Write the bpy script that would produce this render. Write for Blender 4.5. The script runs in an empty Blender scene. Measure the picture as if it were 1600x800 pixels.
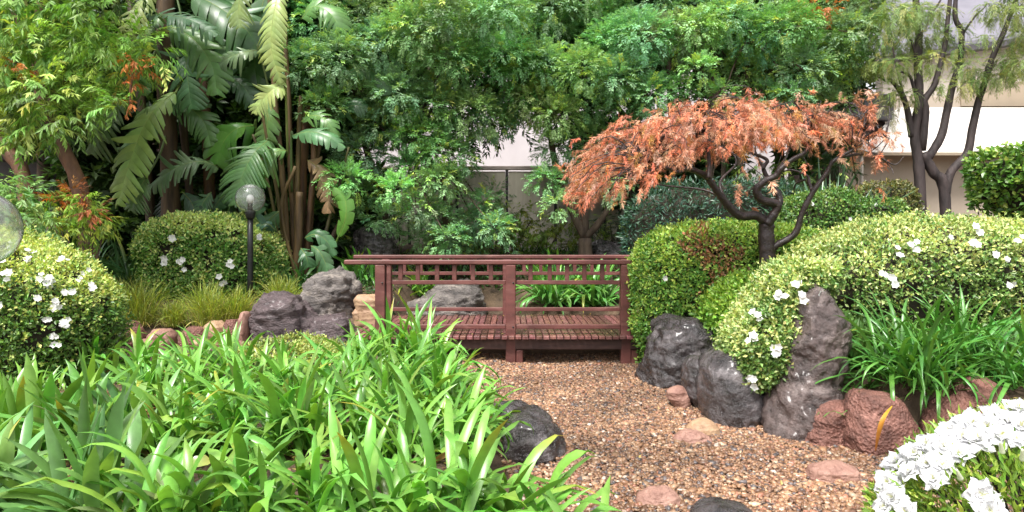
import bpy, math
import numpy as np
from mathutils import Vector, noise

SC = bpy.context.scene
COL = SC.collection
F, HZ, CH = 1067.0, 365.0, 1.58          # focal length in photo pixels, horizon row, eye height
rng = np.random.default_rng(11)


def at(px, py, Y):
    return np.array([(px - 800.0) / F * Y, Y, CH - (py - HZ) / F * Y])


def sstep(t):
    t = np.clip(t, 0, 1)
    return t * t * (3 - 2 * t)


# ------------------------------------------------------------------ terrain
YK = [-30, 2, 3.5, 4.2, 5, 5.3, 5.6, 6, 6.6, 7.2, 7.8, 8.3, 8.9, 10.3, 11.3, 13]
XL = [0.3, 0.3, 0.25, .12, 0.0, -.1, -.2, -0.35, -.55, -.8, -1.05, -1.2, -1.4, -1.6, -1.6, -1.2]
XR = [2.9, 3.1, 3.2, 3.25, 3.05, 2.65, 2.1, 1.85, 1.85, 2.0, 2.1, 2.1, 1.7, 1.3, -.1, -.4]
LY = [-30, 0, 6, 8.6, 9.2, 9.7, 10.5, 12, 14, 17, 21]
LH = [.15, .20, .20, .16, .28, .42, .60, .75, .95, 1.25, 1.35]
RY = [-30, 0, 4, 5, 6.5, 8, 9.5, 11, 12.3, 14, 17, 21]
RH = [.2, .22, .25, .38, .68, .85, .7, .36, .6, 1.0, 1.28, 1.35]


def gz(x, y):
    x = np.asarray(x, float); y = np.asarray(y, float)
    dl = np.interp(y, YK, XL) - x
    dr = x - np.interp(y, YK, XR)
    hl = np.interp(y, LY, LH); hr = np.interp(y, RY, RH)
    db = (y - 11.6) / 1.4
    z = np.maximum(hl * sstep(dl / 0.55), hr * sstep(dr / 0.5))
    back = np.interp(y, [11.6, 12.6, 14, 17, 21], [0, .55, .95, 1.25, 1.35])
    z = np.maximum(z, back)
    z = z + 0.018 * np.sin(2.3 * x + 1.1 * y) * np.sin(1.7 * y - 0.6 * x) + 0.01 * np.sin(5.1 * x) * np.sin(4.3 * y)
    return z


def ground(px, Y):
    x = (px - 800.0) / F * Y
    return np.array([x, Y, float(gz(x, Y))])


# ------------------------------------------------------------------ mesh builder
class MB:
    def __init__(self):
        self.v, self.f, self.c, self.n, self.mi = [], [], [], 0, []

    def add(self, verts, faces, col=(1, 1, 1), mi=0):
        verts = np.asarray(verts, float).reshape(-1, 3)
        if len(verts) == 0:
            return self
        col = np.asarray(col, float)
        if col.ndim == 1:
            col = np.tile(col[:3], (len(verts), 1))
        self.v.append(verts); self.c.append(col)
        for fa in (faces if isinstance(faces, list) else [faces]):
            fa = np.asarray(fa, int)
            if fa.size:
                self.f.append(fa + self.n); self.mi.append(np.full(len(fa), mi))
        self.n += len(verts)
        return self


def link(o, parent=None):
    COL.objects.link(o)
    if parent is not None:
        o.parent = parent
    return o


def build(name, mb, mat, parent=None, smooth=True, origin=None, loc_parent=None):
    v = np.concatenate(mb.v)
    if parent is not None:
        base = np.zeros(3); q = parent
        while q is not None:
            base = base + np.array(q.location); q = q.parent
        org = base
    else:
        org = np.array(origin) if origin is not None else np.array([v[:, 0].mean(), v[:, 1].mean(), v[:, 2].min()])
    v = v - org
    me = bpy.data.meshes.new(name)
    li = np.concatenate([f.ravel() for f in mb.f])
    tot = np.concatenate([np.full(len(f), f.shape[1]) for f in mb.f])
    st = np.concatenate([[0], np.cumsum(tot)[:-1]])
    me.vertices.add(len(v)); me.vertices.foreach_set('co', v.astype(np.float32).ravel())
    me.loops.add(len(li)); me.loops.foreach_set('vertex_index', li.astype(np.int32))
    me.polygons.add(len(tot)); me.polygons.foreach_set('loop_start', st.astype(np.int32))
    me.polygons.foreach_set('use_smooth', np.full(len(tot), smooth))
    mats = mat if isinstance(mat, (list, tuple)) else [mat]
    for m in mats:
        me.materials.append(m)
    if len(mats) > 1:
        me.polygons.foreach_set('material_index', np.concatenate(mb.mi).astype(np.int32))
    me.update(calc_edges=True)
    c = np.concatenate(mb.c)
    a = me.attributes.new('Col', 'FLOAT_COLOR', 'POINT')
    a.data.foreach_set('color', np.concatenate([c, np.ones((len(c), 1))], 1).astype(np.float32).ravel())
    o = bpy.data.objects.new(name, me)
    if parent is None:
        o.location = org
    return link(o, parent)


def tag(o, label=None, cat=None, group=None, kind=None):
    if label: o['label'] = label
    if cat: o['category'] = cat
    if group: o['group'] = group
    if kind: o['kind'] = kind
    return o


def thing(name, label, cat, loc, group=None):
    o = bpy.data.objects.new(name, None)
    o.location = tuple(float(q) for q in loc); o.empty_display_size = .1
    link(o)
    return tag(o, label, cat, group)


# ------------------------------------------------------------------ shapes
def spline(P, n):
    P = np.asarray(P, float)
    if len(P) == 2:
        t = np.linspace(0, 1, n)[:, None]
        return P[0] * (1 - t) + P[1] * t
    Q = np.vstack([2 * P[0] - P[1], P, 2 * P[-1] - P[-2]])
    out = []
    for t in np.linspace(0, len(P) - 1 - 1e-9, n):
        i = int(t); u = t - i
        a, b, c, d = Q[i:i + 4]
        out.append(.5 * ((2 * b) + (-a + c) * u + (2 * a - 5 * b + 4 * c - d) * u * u + (-a + 3 * b - 3 * c + d) * u ** 3))
    return np.array(out)


def tube(mb, P, r0, r1, seg=8, n=None, wob=0.0, col=(1, 1, 1), power=1.0):
    n = n or max(4, len(P) * 5)
    p = spline(P, n)
    t = np.linspace(0, 1, n)
    r = r0 + (r1 - r0) * t ** power
    if wob:
        r = r * (1 + wob * rng.normal(size=n))
    T = np.gradient(p, axis=0); T /= np.linalg.norm(T, axis=1)[:, None] + 1e-9
    up = np.array([.31, .2, 1.0]) if abs(T[0][2]) < .8 else np.array([1.0, .25, .1])
    U = np.cross(T, up); U /= np.linalg.norm(U, axis=1)[:, None] + 1e-9
    W = np.cross(T, U)
    a = np.linspace(0, 2 * np.pi, seg, endpoint=False)
    v = (p[:, None, :] + r[:, None, None] * (np.cos(a)[None, :, None] * U[:, None, :] + np.sin(a)[None, :, None] * W[:, None, :])).reshape(-1, 3)
    i = np.arange(n - 1)[:, None] * seg; j = np.arange(seg)[None, :]; k = (j + 1) % seg
    f = np.stack([i + j, i + k, i + seg + k, i + seg + j], -1).reshape(-1, 4)
    caps = [np.arange(seg)[::-1][None, :], ((n - 1) * seg + np.arange(seg))[None, :]]
    mb.add(v, [f] + caps, col)
    return p


def box(mb, x0, x1, y0, y1, z0, z1, b=0.006, col=(1, 1, 1), mi=0):
    """A box with chamfered edges."""
    bm_v, fs = [], []
    b = min(b, .45 * min(x1 - x0, y1 - y0, z1 - z0))
    c = np.array([(x0 + x1) / 2, (y0 + y1) / 2, (z0 + z1) / 2]); h = np.array([x1 - x0, y1 - y0, z1 - z0]) / 2
    idx = {}
    for sx in (-1, 1):
        for sy in (-1, 1):
            for sz in (-1, 1):
                s = np.array([sx, sy, sz])
                for ax in range(3):
                    q = h - b; q[ax] = h[ax]
                    idx[(sx, sy, sz, ax)] = len(bm_v); bm_v.append(c + s * q)
    V = np.array(bm_v); quads, tris = [], []

    def face(l):
        P = V[l]; nrm = np.cross(P[1] - P[0], P[2] - P[0])
        if np.dot(nrm, P.mean(0) - c) < 0: l = l[::-1]
        (quads if len(l) == 4 else tris).append(l)
    for ax in range(3):
        u, w = [q for q in range(3) if q != ax]
        for s in (-1, 1):
            l = []
            for a, d in ((-1, -1), (1, -1), (1, 1), (-1, 1)):
                k = [0, 0, 0]; k[ax] = s; k[u] = a; k[w] = d
                l.append(idx[(k[0], k[1], k[2], ax)])
            face(l)
        for a in (-1, 1):
            for d in (-1, 1):
                k0 = [0, 0, 0]; k0[u] = a; k0[w] = d; k0[ax] = -1
                k1 = list(k0); k1[ax] = 1
                face([idx[(*k0, u)], idx[(*k1, u)], idx[(*k1, w)], idx[(*k0, w)]])
    for sx in (-1, 1):
        for sy in (-1, 1):
            for sz in (-1, 1):
                face([idx[(sx, sy, sz, 0)], idx[(sx, sy, sz, 1)], idx[(sx, sy, sz, 2)]])
    mb.add(V, [np.array(quads), np.array(tris)], col, mi)
    return mb


def sphere(mb, c, r, nu=32, nv=20, col=(1, 1, 1), flip=False, sz=1.0):
    th = np.linspace(0, np.pi, nv); ph = np.linspace(0, 2 * np.pi, nu, endpoint=False)
    v = np.stack([np.sin(th)[:, None] * np.cos(ph), np.sin(th)[:, None] * np.sin(ph), np.cos(th)[:, None] * sz + 0 * ph], -1).reshape(-1, 3) * r + np.asarray(c)
    i = np.arange(nv - 1)[:, None] * nu; j = np.arange(nu)[None]; k = (j + 1) % nu
    f = np.stack([i + j, i + nu + j, i + nu + k, i + k], -1).reshape(-1, 4)
    if flip: f = f[:, ::-1]
    mb.add(v, f, col)


def loft(rows, Y, depth, nring=40, seg=64, expo=2.4, dpow=.6, topround=.9, botz=None, Ylean=0.0):
    """A closed body whose outline follows rows = (py, xl, xr); returns verts (ring major) and quads."""
    rows = np.array(rows, float)
    s = np.linspace(0, 1, nring)
    tt = np.linspace(0, 1, len(rows))
    yy = np.linspace(rows[0, 0], rows[-1, 0], nring)
    xl = np.interp(yy, rows[:, 0], rows[:, 1]); xr = np.interp(yy, rows[:, 0], rows[:, 2])
    k = Y / F
    cx = (xl + xr) / 2; hw = (xr - xl) / 2
    z = CH - (yy - HZ) * k
    if botz is not None:                       # carry the body down to the soil
        zz = z[-1]
        if zz > botz:
            m = 5
            z = np.concatenate([z, np.linspace(zz, botz, m + 1)[1:]])
            cx = np.concatenate([cx, np.full(m, cx[-1])]); hw = np.concatenate([hw, np.full(m, hw[-1])])
    X = (cx - 800) * k; W = np.maximum(hw * k, .004)
    D = depth / 2 * (W / W.max()) ** dpow
    a = np.linspace(0, 2 * np.pi, seg, endpoint=False)
    ca, sa = np.cos(a), np.sin(a)
    ca = np.sign(ca) * np.abs(ca) ** (2 / expo); sa = np.sign(sa) * np.abs(sa) ** (2 / expo)
    lean = Ylean * (np.linspace(1, 0, len(z)))
    v = np.stack([X[:, None] + W[:, None] * ca, Y + lean[:, None] + D[:, None] * sa, z[:, None] + 0 * ca], -1)
    n = len(z)
    top = v[0].mean(0); top[2] += .003
    bot = v[-1].mean(0)
    V = np.vstack([v.reshape(-1, 3), top, bot])
    i = np.arange(n - 1)[:, None] * seg; j = np.arange(seg)[None]; kk = (j + 1) % seg
    q = np.stack([i + j, i + seg + j, i + seg + kk, i + kk], -1).reshape(-1, 4)
    jj = np.arange(seg); t1 = np.stack([jj, (jj + 1) % seg, np.full(seg, n * seg)], -1)
    b0 = (n - 1) * seg
    t2 = np.stack([b0 + (jj + 1) % seg, b0 + jj, np.full(seg, n * seg + 1)], -1)
    return V, q, t1, t2


def vnormals(V, q):
    N = np.zeros_like(V)
    fn = np.cross(V[q[:, 1]] - V[q[:, 0]], V[q[:, 3]] - V[q[:, 0]])
    for c in range(4):
        np.add.at(N, q[:, c], fn)
    ln = np.linalg.norm(N, axis=1)[:, None]
    N = N / (ln + 1e-12)
    N[ln[:, 0] < 1e-12] = (0, 0, 1)
    return N


def sample_quads(V, q, n, keep=None):
    A, B, C, D = V[q[:, 0]], V[q[:, 1]], V[q[:, 2]], V[q[:, 3]]
    fn = np.cross(C - A, D - B); ar = np.linalg.norm(fn, axis=1) / 2
    pr = ar.copy()
    if keep is not None:
        pr = pr * keep((A + B + C + D) / 4, fn / (2 * ar[:, None] + 1e-12))
    i = rng.choice(len(q), n, p=pr / pr.sum())
    u, w = rng.random((2, n, 1))
    P = (A[i] * (1 - u) + B[i] * u) * (1 - w) + (D[i] * (1 - u) + C[i] * u) * w
    return P, fn[i] / (2 * ar[i][:, None] + 1e-12)


def unit(a):
    return a / (np.linalg.norm(a, axis=-1, keepdims=True) + 1e-12)


def rvec(n):
    return unit(rng.normal(size=(n, 3)))


def leaf_cards(mb, P, D, N, L, W, col, fold=.18, broad=.45):
    """One folded four-cornered leaf per row."""
    n = len(P)
    if n == 0: return
    L = np.broadcast_to(np.asarray(L, float), (n,))[:, None]; W = np.broadcast_to(np.asarray(W, float), (n,))[:, None]
    D = unit(D); S = unit(np.cross(D, N)); Nn = np.cross(S, D)
    mid = P + D * L * broad + Nn * W * fold
    v = np.stack([P, mid + S * W * .5, P + D * L, mid - S * W * .5], 1).reshape(-1, 3)
    f = np.arange(4 * n).reshape(-1, 4)
    col = np.asarray(col, float)
    if col.ndim == 1: col = np.tile(col, (n, 1))
    mb.add(v, f, np.repeat(col, 4, 0))


def jit(col, n, s=.18, hue=.08):
    c = np.tile(np.asarray(col, float), (n, 1))
    c = c * np.exp(rng.normal(size=(n, 1)) * s)
    c[:, 0] *= np.exp(rng.normal(size=n) * hue * 1.6); c[:, 2] *= np.exp(rng.normal(size=n) * hue)
    return np.clip(c, 0.003, .9)


# ------------------------------------------------------------------ materials
def new_mat(name):
    m = bpy.data.materials.new(name); m.use_nodes = True
    nt = m.node_tree; nt.nodes.clear()
    out = nt.nodes.new('ShaderNodeOutputMaterial')
    b = nt.nodes.new('ShaderNodeBsdfPrincipled')
    nt.links.new(b.outputs[0], out.inputs[0])
    return m, nt, b, out


def N_(nt, t, **kw):
    n = nt.nodes.new(t)
    for k, v in kw.items():
        if hasattr(n, k): setattr(n, k, v)
        else: n.inputs[k].default_value = v
    return n


def leaf_mat(name, rough=.42, trans=.28, tint=(1.5, 1.55, .55), var=.25, scale=30, spec=.5, coat=0):
    m, nt, b, out = new_mat(name)
    a = N_(nt, 'ShaderNodeAttribute', attribute_name='Col')
    tc = N_(nt, 'ShaderNodeTexCoord'); nz = N_(nt, 'ShaderNodeTexNoise', Scale=scale, Detail=3.0)
    nt.links.new(tc.outputs['Object'], nz.inputs['Vector'])
    mr = N_(nt, 'ShaderNodeMapRange'); mr.inputs['From Min'].default_value = .3; mr.inputs['From Max'].default_value = .7
    mr.inputs['To Min'].default_value = 1 - var; mr.inputs['To Max'].default_value = 1 + var
    nt.links.new(nz.outputs['Fac'], mr.inputs['Value'])
    mx = N_(nt, 'ShaderNodeVectorMath', operation='MULTIPLY')
    nt.links.new(a.outputs['Color'], mx.inputs[0]); nt.links.new(mr.outputs[0], mx.inputs[1])
    nt.links.new(mx.outputs[0], b.inputs['Base Color'])
    b.inputs['Roughness'].default_value = rough; b.inputs['Specular IOR Level'].default_value = spec
    if coat: b.inputs['Coat Weight'].default_value = coat; b.inputs['Coat Roughness'].default_value = .15
    if trans:
        t = N_(nt, 'ShaderNodeBsdfTranslucent')
        m2 = N_(nt, 'ShaderNodeVectorMath', operation='MULTIPLY'); m2.inputs[1].default_value = tint
        nt.links.new(mx.outputs[0], m2.inputs[0]); nt.links.new(m2.outputs[0], t.inputs['Color'])
        ms = N_(nt, 'ShaderNodeMixShader'); ms.inputs[0].default_value = trans
        nt.links.new(b.outputs[0], ms.inputs[1]); nt.links.new(t.outputs[0], ms.inputs[2])
        nt.links.new(ms.outputs[0], out.inputs[0])
    return m


def noise_mat(name, c1, c2, scale=4, detail=8, rough=.8, bump=.3, bscale=None, c3=None, rvar=0, stretch=None, dist=.02, spec=.5, attr=False, voro=0, patch=None):
    m, nt, b, out = new_mat(name)
    tc = N_(nt, 'ShaderNodeTexCoord')
    src = tc.outputs['Object']
    if stretch:
        mp = N_(nt, 'ShaderNodeMapping'); mp.inputs['Scale'].default_value = stretch
        nt.links.new(src, mp.inputs['Vector']); src = mp.outputs[0]
    nz = N_(nt, 'ShaderNodeTexNoise', Scale=scale, Detail=detail, Roughness=.62)
    nt.links.new(src, nz.inputs['Vector'])
    cr = N_(nt, 'ShaderNodeValToRGB')
    e = cr.color_ramp.elements
    e[0].position = .32; e[0].color = (*c1, 1); e[1].position = .68; e[1].color = (*c2, 1)
    if c3:
        x = e.new(.8); x.color = (*c3, 1)
    nt.links.new(nz.outputs['Fac'], cr.inputs[0])
    if patch:                                   # blotches of lichen, stain or pale mineral
        pn = N_(nt, 'ShaderNodeTexNoise', Scale=patch[1], Detail=9.0, Roughness=.7, Distortion=.6); nt.links.new(src, pn.inputs['Vector'])
        pr = N_(nt, 'ShaderNodeMapRange'); pr.inputs['From Min'].default_value = .54; pr.inputs['From Max'].default_value = .66; nt.links.new(pn.outputs['Fac'], pr.inputs['Value'])
        pm = N_(nt, 'ShaderNodeMix', data_type='RGBA'); nt.links.new(pr.outputs[0], pm.inputs['Factor']); nt.links.new(cr.outputs[0], pm.inputs[6]); pm.inputs[7].default_value = (*patch[0], 1)
        nt.links.new(pm.outputs[2], b.inputs['Base Color'])
    elif attr:
        a = N_(nt, 'ShaderNodeAttribute', attribute_name='Col')
        mx = N_(nt, 'ShaderNodeVectorMath', operation='MULTIPLY')
        nt.links.new(cr.outputs[0], mx.inputs[0]); nt.links.new(a.outputs['Color'], mx.inputs[1])
        nt.links.new(mx.outputs[0], b.inputs['Base Color'])
    else:
        nt.links.new(cr.outputs[0], b.inputs['Base Color'])
    b.inputs['Specular IOR Level'].default_value = spec
    n2 = N_(nt, 'ShaderNodeTexNoise', Scale=bscale or scale * 4, Detail=8.0, Roughness=.65)
    nt.links.new(src, n2.inputs['Vector'])
    h = n2.outputs['Fac']
    if voro:
        vo = N_(nt, 'ShaderNodeTexVoronoi', Scale=voro)
        nt.links.new(src, vo.inputs['Vector'])
        ad = N_(nt, 'ShaderNodeMath', operation='ADD')
        nt.links.new(h, ad.inputs[0]); nt.links.new(vo.outputs['Distance'], ad.inputs[1]); h = ad.outputs[0]
    bp = N_(nt, 'ShaderNodeBump', Strength=bump, Distance=dist)
    nt.links.new(h, bp.inputs['Height']); nt.links.new(bp.outputs[0], b.inputs['Normal'])
    if rvar:
        mr = N_(nt, 'ShaderNodeMapRange'); mr.inputs['To Min'].default_value = rough - rvar; mr.inputs['To Max'].default_value = rough + rvar
        mr.inputs['From Min'].default_value = .3; mr.inputs['From Max'].default_value = .7
        nt.links.new(n2.outputs['Fac'], mr.inputs['Value']); nt.links.new(mr.outputs[0], b.inputs['Roughness'])
    else:
        b.inputs['Roughness'].default_value = rough
    return m


M = {}
M['soil'] = noise_mat('soil', (.035, .022, .013), (.13, .085, .05), 3, 10, .9, .6, 30, dist=.03)
M['gravelbed'] = noise_mat('gravel_bed', (.045, .026, .014), (.12, .068, .036), 25, 8, .85, .8, 60)
M['pebble'] = noise_mat('pebble', (.75, .75, .75), (1.15, 1.12, 1.1), 40, 4, .42, .15, 120, attr=True, dist=.003)
M['path'] = noise_mat('pale_path', (.42, .36, .32), (.58, .51, .47), 3, 6, .85, .2)
M['rockdark'] = noise_mat('wet_dark_rock', (.012, .010, .011), (.085, .072, .075), 7, 10, .27, 1.0, 14, c3=(.25, .22, .22), rvar=.16, dist=.05, patch=((.17, .15, .155), 3.5))
M['rockbrown'] = noise_mat('wet_brown_rock', (.022, .015, .014), (.13, .092, .085), 6, 10, .32, 1.0, 12, c3=(.31, .235, .215), rvar=.16, dist=.06, patch=((.21, .165, .155), 4))
M['rockgrey'] = noise_mat('grey_layered_rock', (.06, .052, .05), (.24, .21, .195), 5, 10, .62, .9, 20, c3=(.38, .34, .31), rvar=.12, stretch=(1, 1, 1.8), dist=.06, patch=((.34, .29, .25), 3))
M['rockpurple'] = noise_mat('purple_brown_rock', (.035, .024, .026), (.145, .105, .11), 5, 10, .5, .9, 18, c3=(.25, .20, .20), rvar=.12, stretch=(1, 1, 2.4), dist=.06, patch=((.20, .16, .165), 4))
M['rockred'] = noise_mat('red_stone', (.085, .036, .027), (.235, .105, .08), 9, 10, .62, .8, 60, c3=(.36, .19, .15), dist=.02, voro=45, patch=((.34, .17, .135), 5))
M['rockpink'] = noise_mat('pink_stone', (.19, .09, .068), (.38, .225, .175), 7, 8, .6, .7, 30, c3=(.44, .31, .26))
M['rocktan'] = noise_mat('tan_stone', (.23, .13, .075), (.46, .31, .19), 6, 8, .6, .5, 30, c3=(.52, .41, .30))
M['paintwood'] = noise_mat('red_brown_paint', (.075, .026, .022), (.155, .052, .045), 3, 10, .45, .3, 40, c3=(.21, .095, .082), rvar=.14, stretch=(1, 3, 3), dist=.004, patch=((.175, .075, .064), 2.2))
M['deckwood'] = noise_mat('wet_deck_boards', (.09, .036, .032), (.235, .10, .092), 6, 8, .28, .18, 50, rvar=.12, stretch=(4, 1, 3), dist=.004, attr=True)
M['beamwood'] = noise_mat('dark_bridge_beam', (.035, .016, .014), (.085, .042, .036), 4, 8, .6, .25, 40, stretch=(1, 4, 6), dist=.006)
M['bark'] = noise_mat('brown_bark', (.045, .03, .022), (.15, .105, .075), 8, 8, .85, .8, 26, stretch=(1, 1, .25), dist=.02)
M['barkred'] = noise_mat('red_brown_bark', (.05, .024, .015), (.20, .095, .05), 7, 8, .7, .8, 20, c3=(.26, .15, .09), stretch=(1, 1, .25), dist=.02)
M['barkdark'] = noise_mat('wet_dark_bark', (.012, .008, .008), (.05, .034, .034), 12, 8, .33, .7, 40, c3=(.13, .10, .10), dist=.012)
M['barkgrey'] = noise_mat('dark_grey_bark', (.014, .010, .010), (.065, .046, .044), 9, 8, .7, .8, 30, stretch=(1, 1, .3), dist=.015)
M['stem'] = noise_mat('fibrous_stem', (.035, .022, .012), (.16, .11, .058), 10, 8, .7, .6, 30, stretch=(1, 1, .12), dist=.015, attr=True)
M['twig'] = noise_mat('dark_twigs', (.014, .011, .007), (.04, .032, .018), 10, 5, .9, .4)
M['leaf'] = leaf_mat('tree_leaf', .45, .26, spec=.35)
M['leafh'] = leaf_mat('hedge_leaf', .38, .22)
M['strap'] = leaf_mat('strap_leaf', .34, .22, var=.14, scale=18, tint=(1.5, 1.4, .5))
M['paddle'] = leaf_mat('paddle_leaf', .36, .25, var=.12, scale=9)
M['maple'] = leaf_mat('dry_maple_leaf', .5, .30, tint=(1.25, 1.0, .8), var=.2)
M['grass'] = leaf_mat('fine_grass', .45, .3)
M['petal'] = leaf_mat('white_petal', .5, .30, tint=(1, 1, 1), var=.03)
M['blackmetal'] = noise_mat('black_paint', (.008, .008, .009), (.02, .02, .022), 20, 4, .38, .05)
M['beige'] = noise_mat('beige_render', (.40, .33, .26), (.50, .42, .34), .8, 8, .85, .15, 40, dist=.004)
M['cream'] = noise_mat('cream_render', (.44, .385, .33), (.56, .50, .43), .8, 8, .85, .15, 40, dist=.004)
M['tan'] = noise_mat('tan_panel', (.30, .24, .175), (.37, .30, .22), .7, 8, .85, .1, 40, dist=.004)
M['lilac'] = noise_mat('pale_lilac_wall', (.58, .53, .55), (.70, .65, .67), .6, 8, .85, .15, 40, dist=.004)
M['roofmetal'] = noise_mat('purple_grey_roof', (.12, .115, .14), (.20, .19, .225), .7, 8, .5, .1, 20, stretch=(1, 1, 1))
M['gutter'] = noise_mat('dark_gutter', (.05, .046, .052), (.09, .083, .09), 2, 5, .5, .1)
M['canvas'] = noise_mat('white_canvas', (.56, .52, .48), (.68, .63, .59), .9, 8, .7, .3, 4, dist=.05)
M['greywall'] = noise_mat('grey_block_wall', (.045, .042, .042), (.10, .095, .095), 1.6, 9, .9, .3, 30, dist=.01)
M['panel'] = noise_mat('stained_fence_panel', (.50, .46, .36), (.78, .74, .62), 1.1, 9, .85, .25, 24, stretch=(2.5, 1, .5), dist=.01)
M['railp'] = noise_mat('pale_fence_rail', (.52, .43, .39), (.64, .55, .50), 4, 5, .6, .1)
M['darkwall'] = noise_mat('dark_brick', (.05, .032, .028), (.12, .075, .062), 3, 9, .9, .4, 20, dist=.01)


for nm_, cw in (('rockdark', .45), ('rockbrown', .3), ('rockpurple', .15), ('strap', .12)):      # rain film
    for n_ in M[nm_].node_tree.nodes:
        if n_.type == 'BSDF_PRINCIPLED': n_.inputs['Coat Weight'].default_value = cw; n_.inputs['Coat Roughness'].default_value = .16


def glass_mat():
    m, nt, b, out = new_mat('clear_globe')
    b.inputs['Base Color'].default_value = (.97, .98, .98, 1); b.inputs['Transmission Weight'].default_value = .94
    b.inputs['Roughness'].default_value = .02; b.inputs['IOR'].default_value = 1.49
    nz = N_(nt, 'ShaderNodeTexNoise', Scale=40.0, Detail=2.0); bp = N_(nt, 'ShaderNodeBump', Strength=.02, Distance=.002)
    nt.links.new(nz.outputs['Fac'], bp.inputs['Height']); nt.links.new(bp.outputs[0], b.inputs['Normal'])
    return m


M['glass'] = glass_mat()
M['bulb'] = noise_mat('bulb_glint_white', (.72, .72, .70), (.82, .82, .80), 5, 3, .35, .02)
M['windowglass'] = noise_mat('window_glass', (.03, .03, .035), (.07, .07, .08), 2, 3, .1, .02)

# ------------------------------------------------------------------ world, sun, camera
w = bpy.data.worlds.new('World'); SC.world = w; w.use_nodes = True
nt = w.node_tree; nt.nodes.clear()
SUN_EL, SUN_AZ = math.radians(60), math.radians(208)       # azimuth measured clockwise from +Y; behind the camera, to the left
sky = nt.nodes.new('ShaderNodeTexSky'); sky.sky_type = 'NISHITA'; sky.sun_disc = False
sky.sun_elevation = SUN_EL; sky.sun_rotation = SUN_AZ; sky.air_density = 1.0; sky.dust_density = 4.0
hs = nt.nodes.new('ShaderNodeHueSaturation'); hs.inputs['Saturation'].default_value = .12
bg = nt.nodes.new('ShaderNodeBackground'); bg.inputs['Strength'].default_value = .14
wo = nt.nodes.new('ShaderNodeOutputWorld')
nt.links.new(sky.outputs[0], hs.inputs['Color']); nt.links.new(hs.outputs[0], bg.inputs['Color']); nt.links.new(bg.outputs[0], wo.inputs[0])
sl = bpy.data.lights.new('sun', 'SUN'); sl.energy = 2.9; sl.angle = math.radians(18); sl.color = (1, .96, .9)
so = bpy.data.objects.new('sun', sl); link(so)
sd = Vector((math.sin(SUN_AZ) * math.cos(SUN_EL), math.cos(SUN_AZ) * math.cos(SUN_EL), math.sin(SUN_EL)))
so.rotation_euler = sd.to_track_quat('Z', 'Y').to_euler(); so.location = sd * 40
cd = bpy.data.cameras.new('camera'); cam = bpy.data.objects.new('camera', cd); link(cam)
cam.location = (0, 0, CH); cam.rotation_euler = (math.pi / 2, 0, 0)
cd.sensor_width = 36; cd.lens = 36 * F / 1600; cd.shift_y = -(400 - HZ) / 1600; cd.clip_end = 500; cd.clip_start = .05
SC.camera = cam
SC.view_settings.view_transform = 'Standard'; SC.view_settings.look = 'None'; SC.view_settings.gamma = 1
SC.view_settings.exposure = 1.06
SC.render.engine = 'CYCLES'
SC.cycles.max_bounces = 8; SC.cycles.diffuse_bounces = 3; SC.cycles.glossy_bounces = 3; SC.cycles.transmission_bounces = 8; SC.cycles.transparent_max_bounces = 8

# ------------------------------------------------------------------ ground, gravel, path
def axis(lo, hi, parts):
    return np.unique(np.concatenate([np.linspace(*p) for p in parts]))


gx = axis(0, 0, [(-90, -12, 20), (-12, 12, 260), (12, 90, 20)])
gy = axis(0, 0, [(-60, 0, 14), (0, 24, 240), (24, 120, 20)])
GX, GY = np.meshgrid(gx, gy)
V = np.stack([GX, GY, gz(GX, GY)], -1).reshape(-1, 3)
nx_, ny_ = len(gx), len(gy)
i = np.arange(ny_ - 1)[:, None] * nx_; j = np.arange(nx_ - 1)[None]
Q = np.stack([i + j, i + j + 1, i + nx_ + j + 1, i + nx_ + j], -1).reshape(-1, 4)
tag(build('ground', MB().add(V, Q), M['soil'], origin=(0, 0, 0)), kind='structure', label='dark garden soil under the planting', cat='ground')

gy2 = np.linspace(2.2, 11.6, 120); tt = np.linspace(0, 1, 40)
ga = np.interp(gy2, YK, XL) - .12; gb = np.interp(gy2, YK, XR) + .12
GX = ga[:, None] + (gb - ga)[:, None] * tt; GY = gy2[:, None] + 0 * tt
V = np.stack([GX, GY, gz(GX, GY) + .006], -1).reshape(-1, 3)
i = np.arange(119)[:, None] * 40; j = np.arange(39)[None]
Q = np.stack([i + j, i + j + 1, i + 41 + j, i + 40 + j], -1).reshape(-1, 4)
tag(build('gravel_bed', MB().add(V, Q), M['gravelbed'], origin=(0, 0, 0)), kind='structure', label='brown gravel bed of the dry stream', cat='gravel bed')

# pebbles lying on the bed
phi = (1 + 5 ** .5) / 2
ico = unit(np.array([(-1, phi, 0), (1, phi, 0), (-1, -phi, 0), (1, -phi, 0), (0, -1, phi), (0, 1, phi), (0, -1, -phi), (0, 1, -phi), (phi, 0, -1), (phi, 0, 1), (-phi, 0, -1), (-phi, 0, 1)], float))
icf = np.array([(0, 11, 5), (0, 5, 1), (0, 1, 7), (0, 7, 10), (0, 10, 11), (1, 5, 9), (5, 11, 4), (11, 10, 2), (10, 7, 6), (7, 1, 8), (3, 9, 4), (3, 4, 2), (3, 2, 6), (3, 6, 8), (3, 8, 9), (4, 9, 5), (2, 4, 11), (6, 2, 10), (8, 6, 7), (9, 8, 1)])


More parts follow.
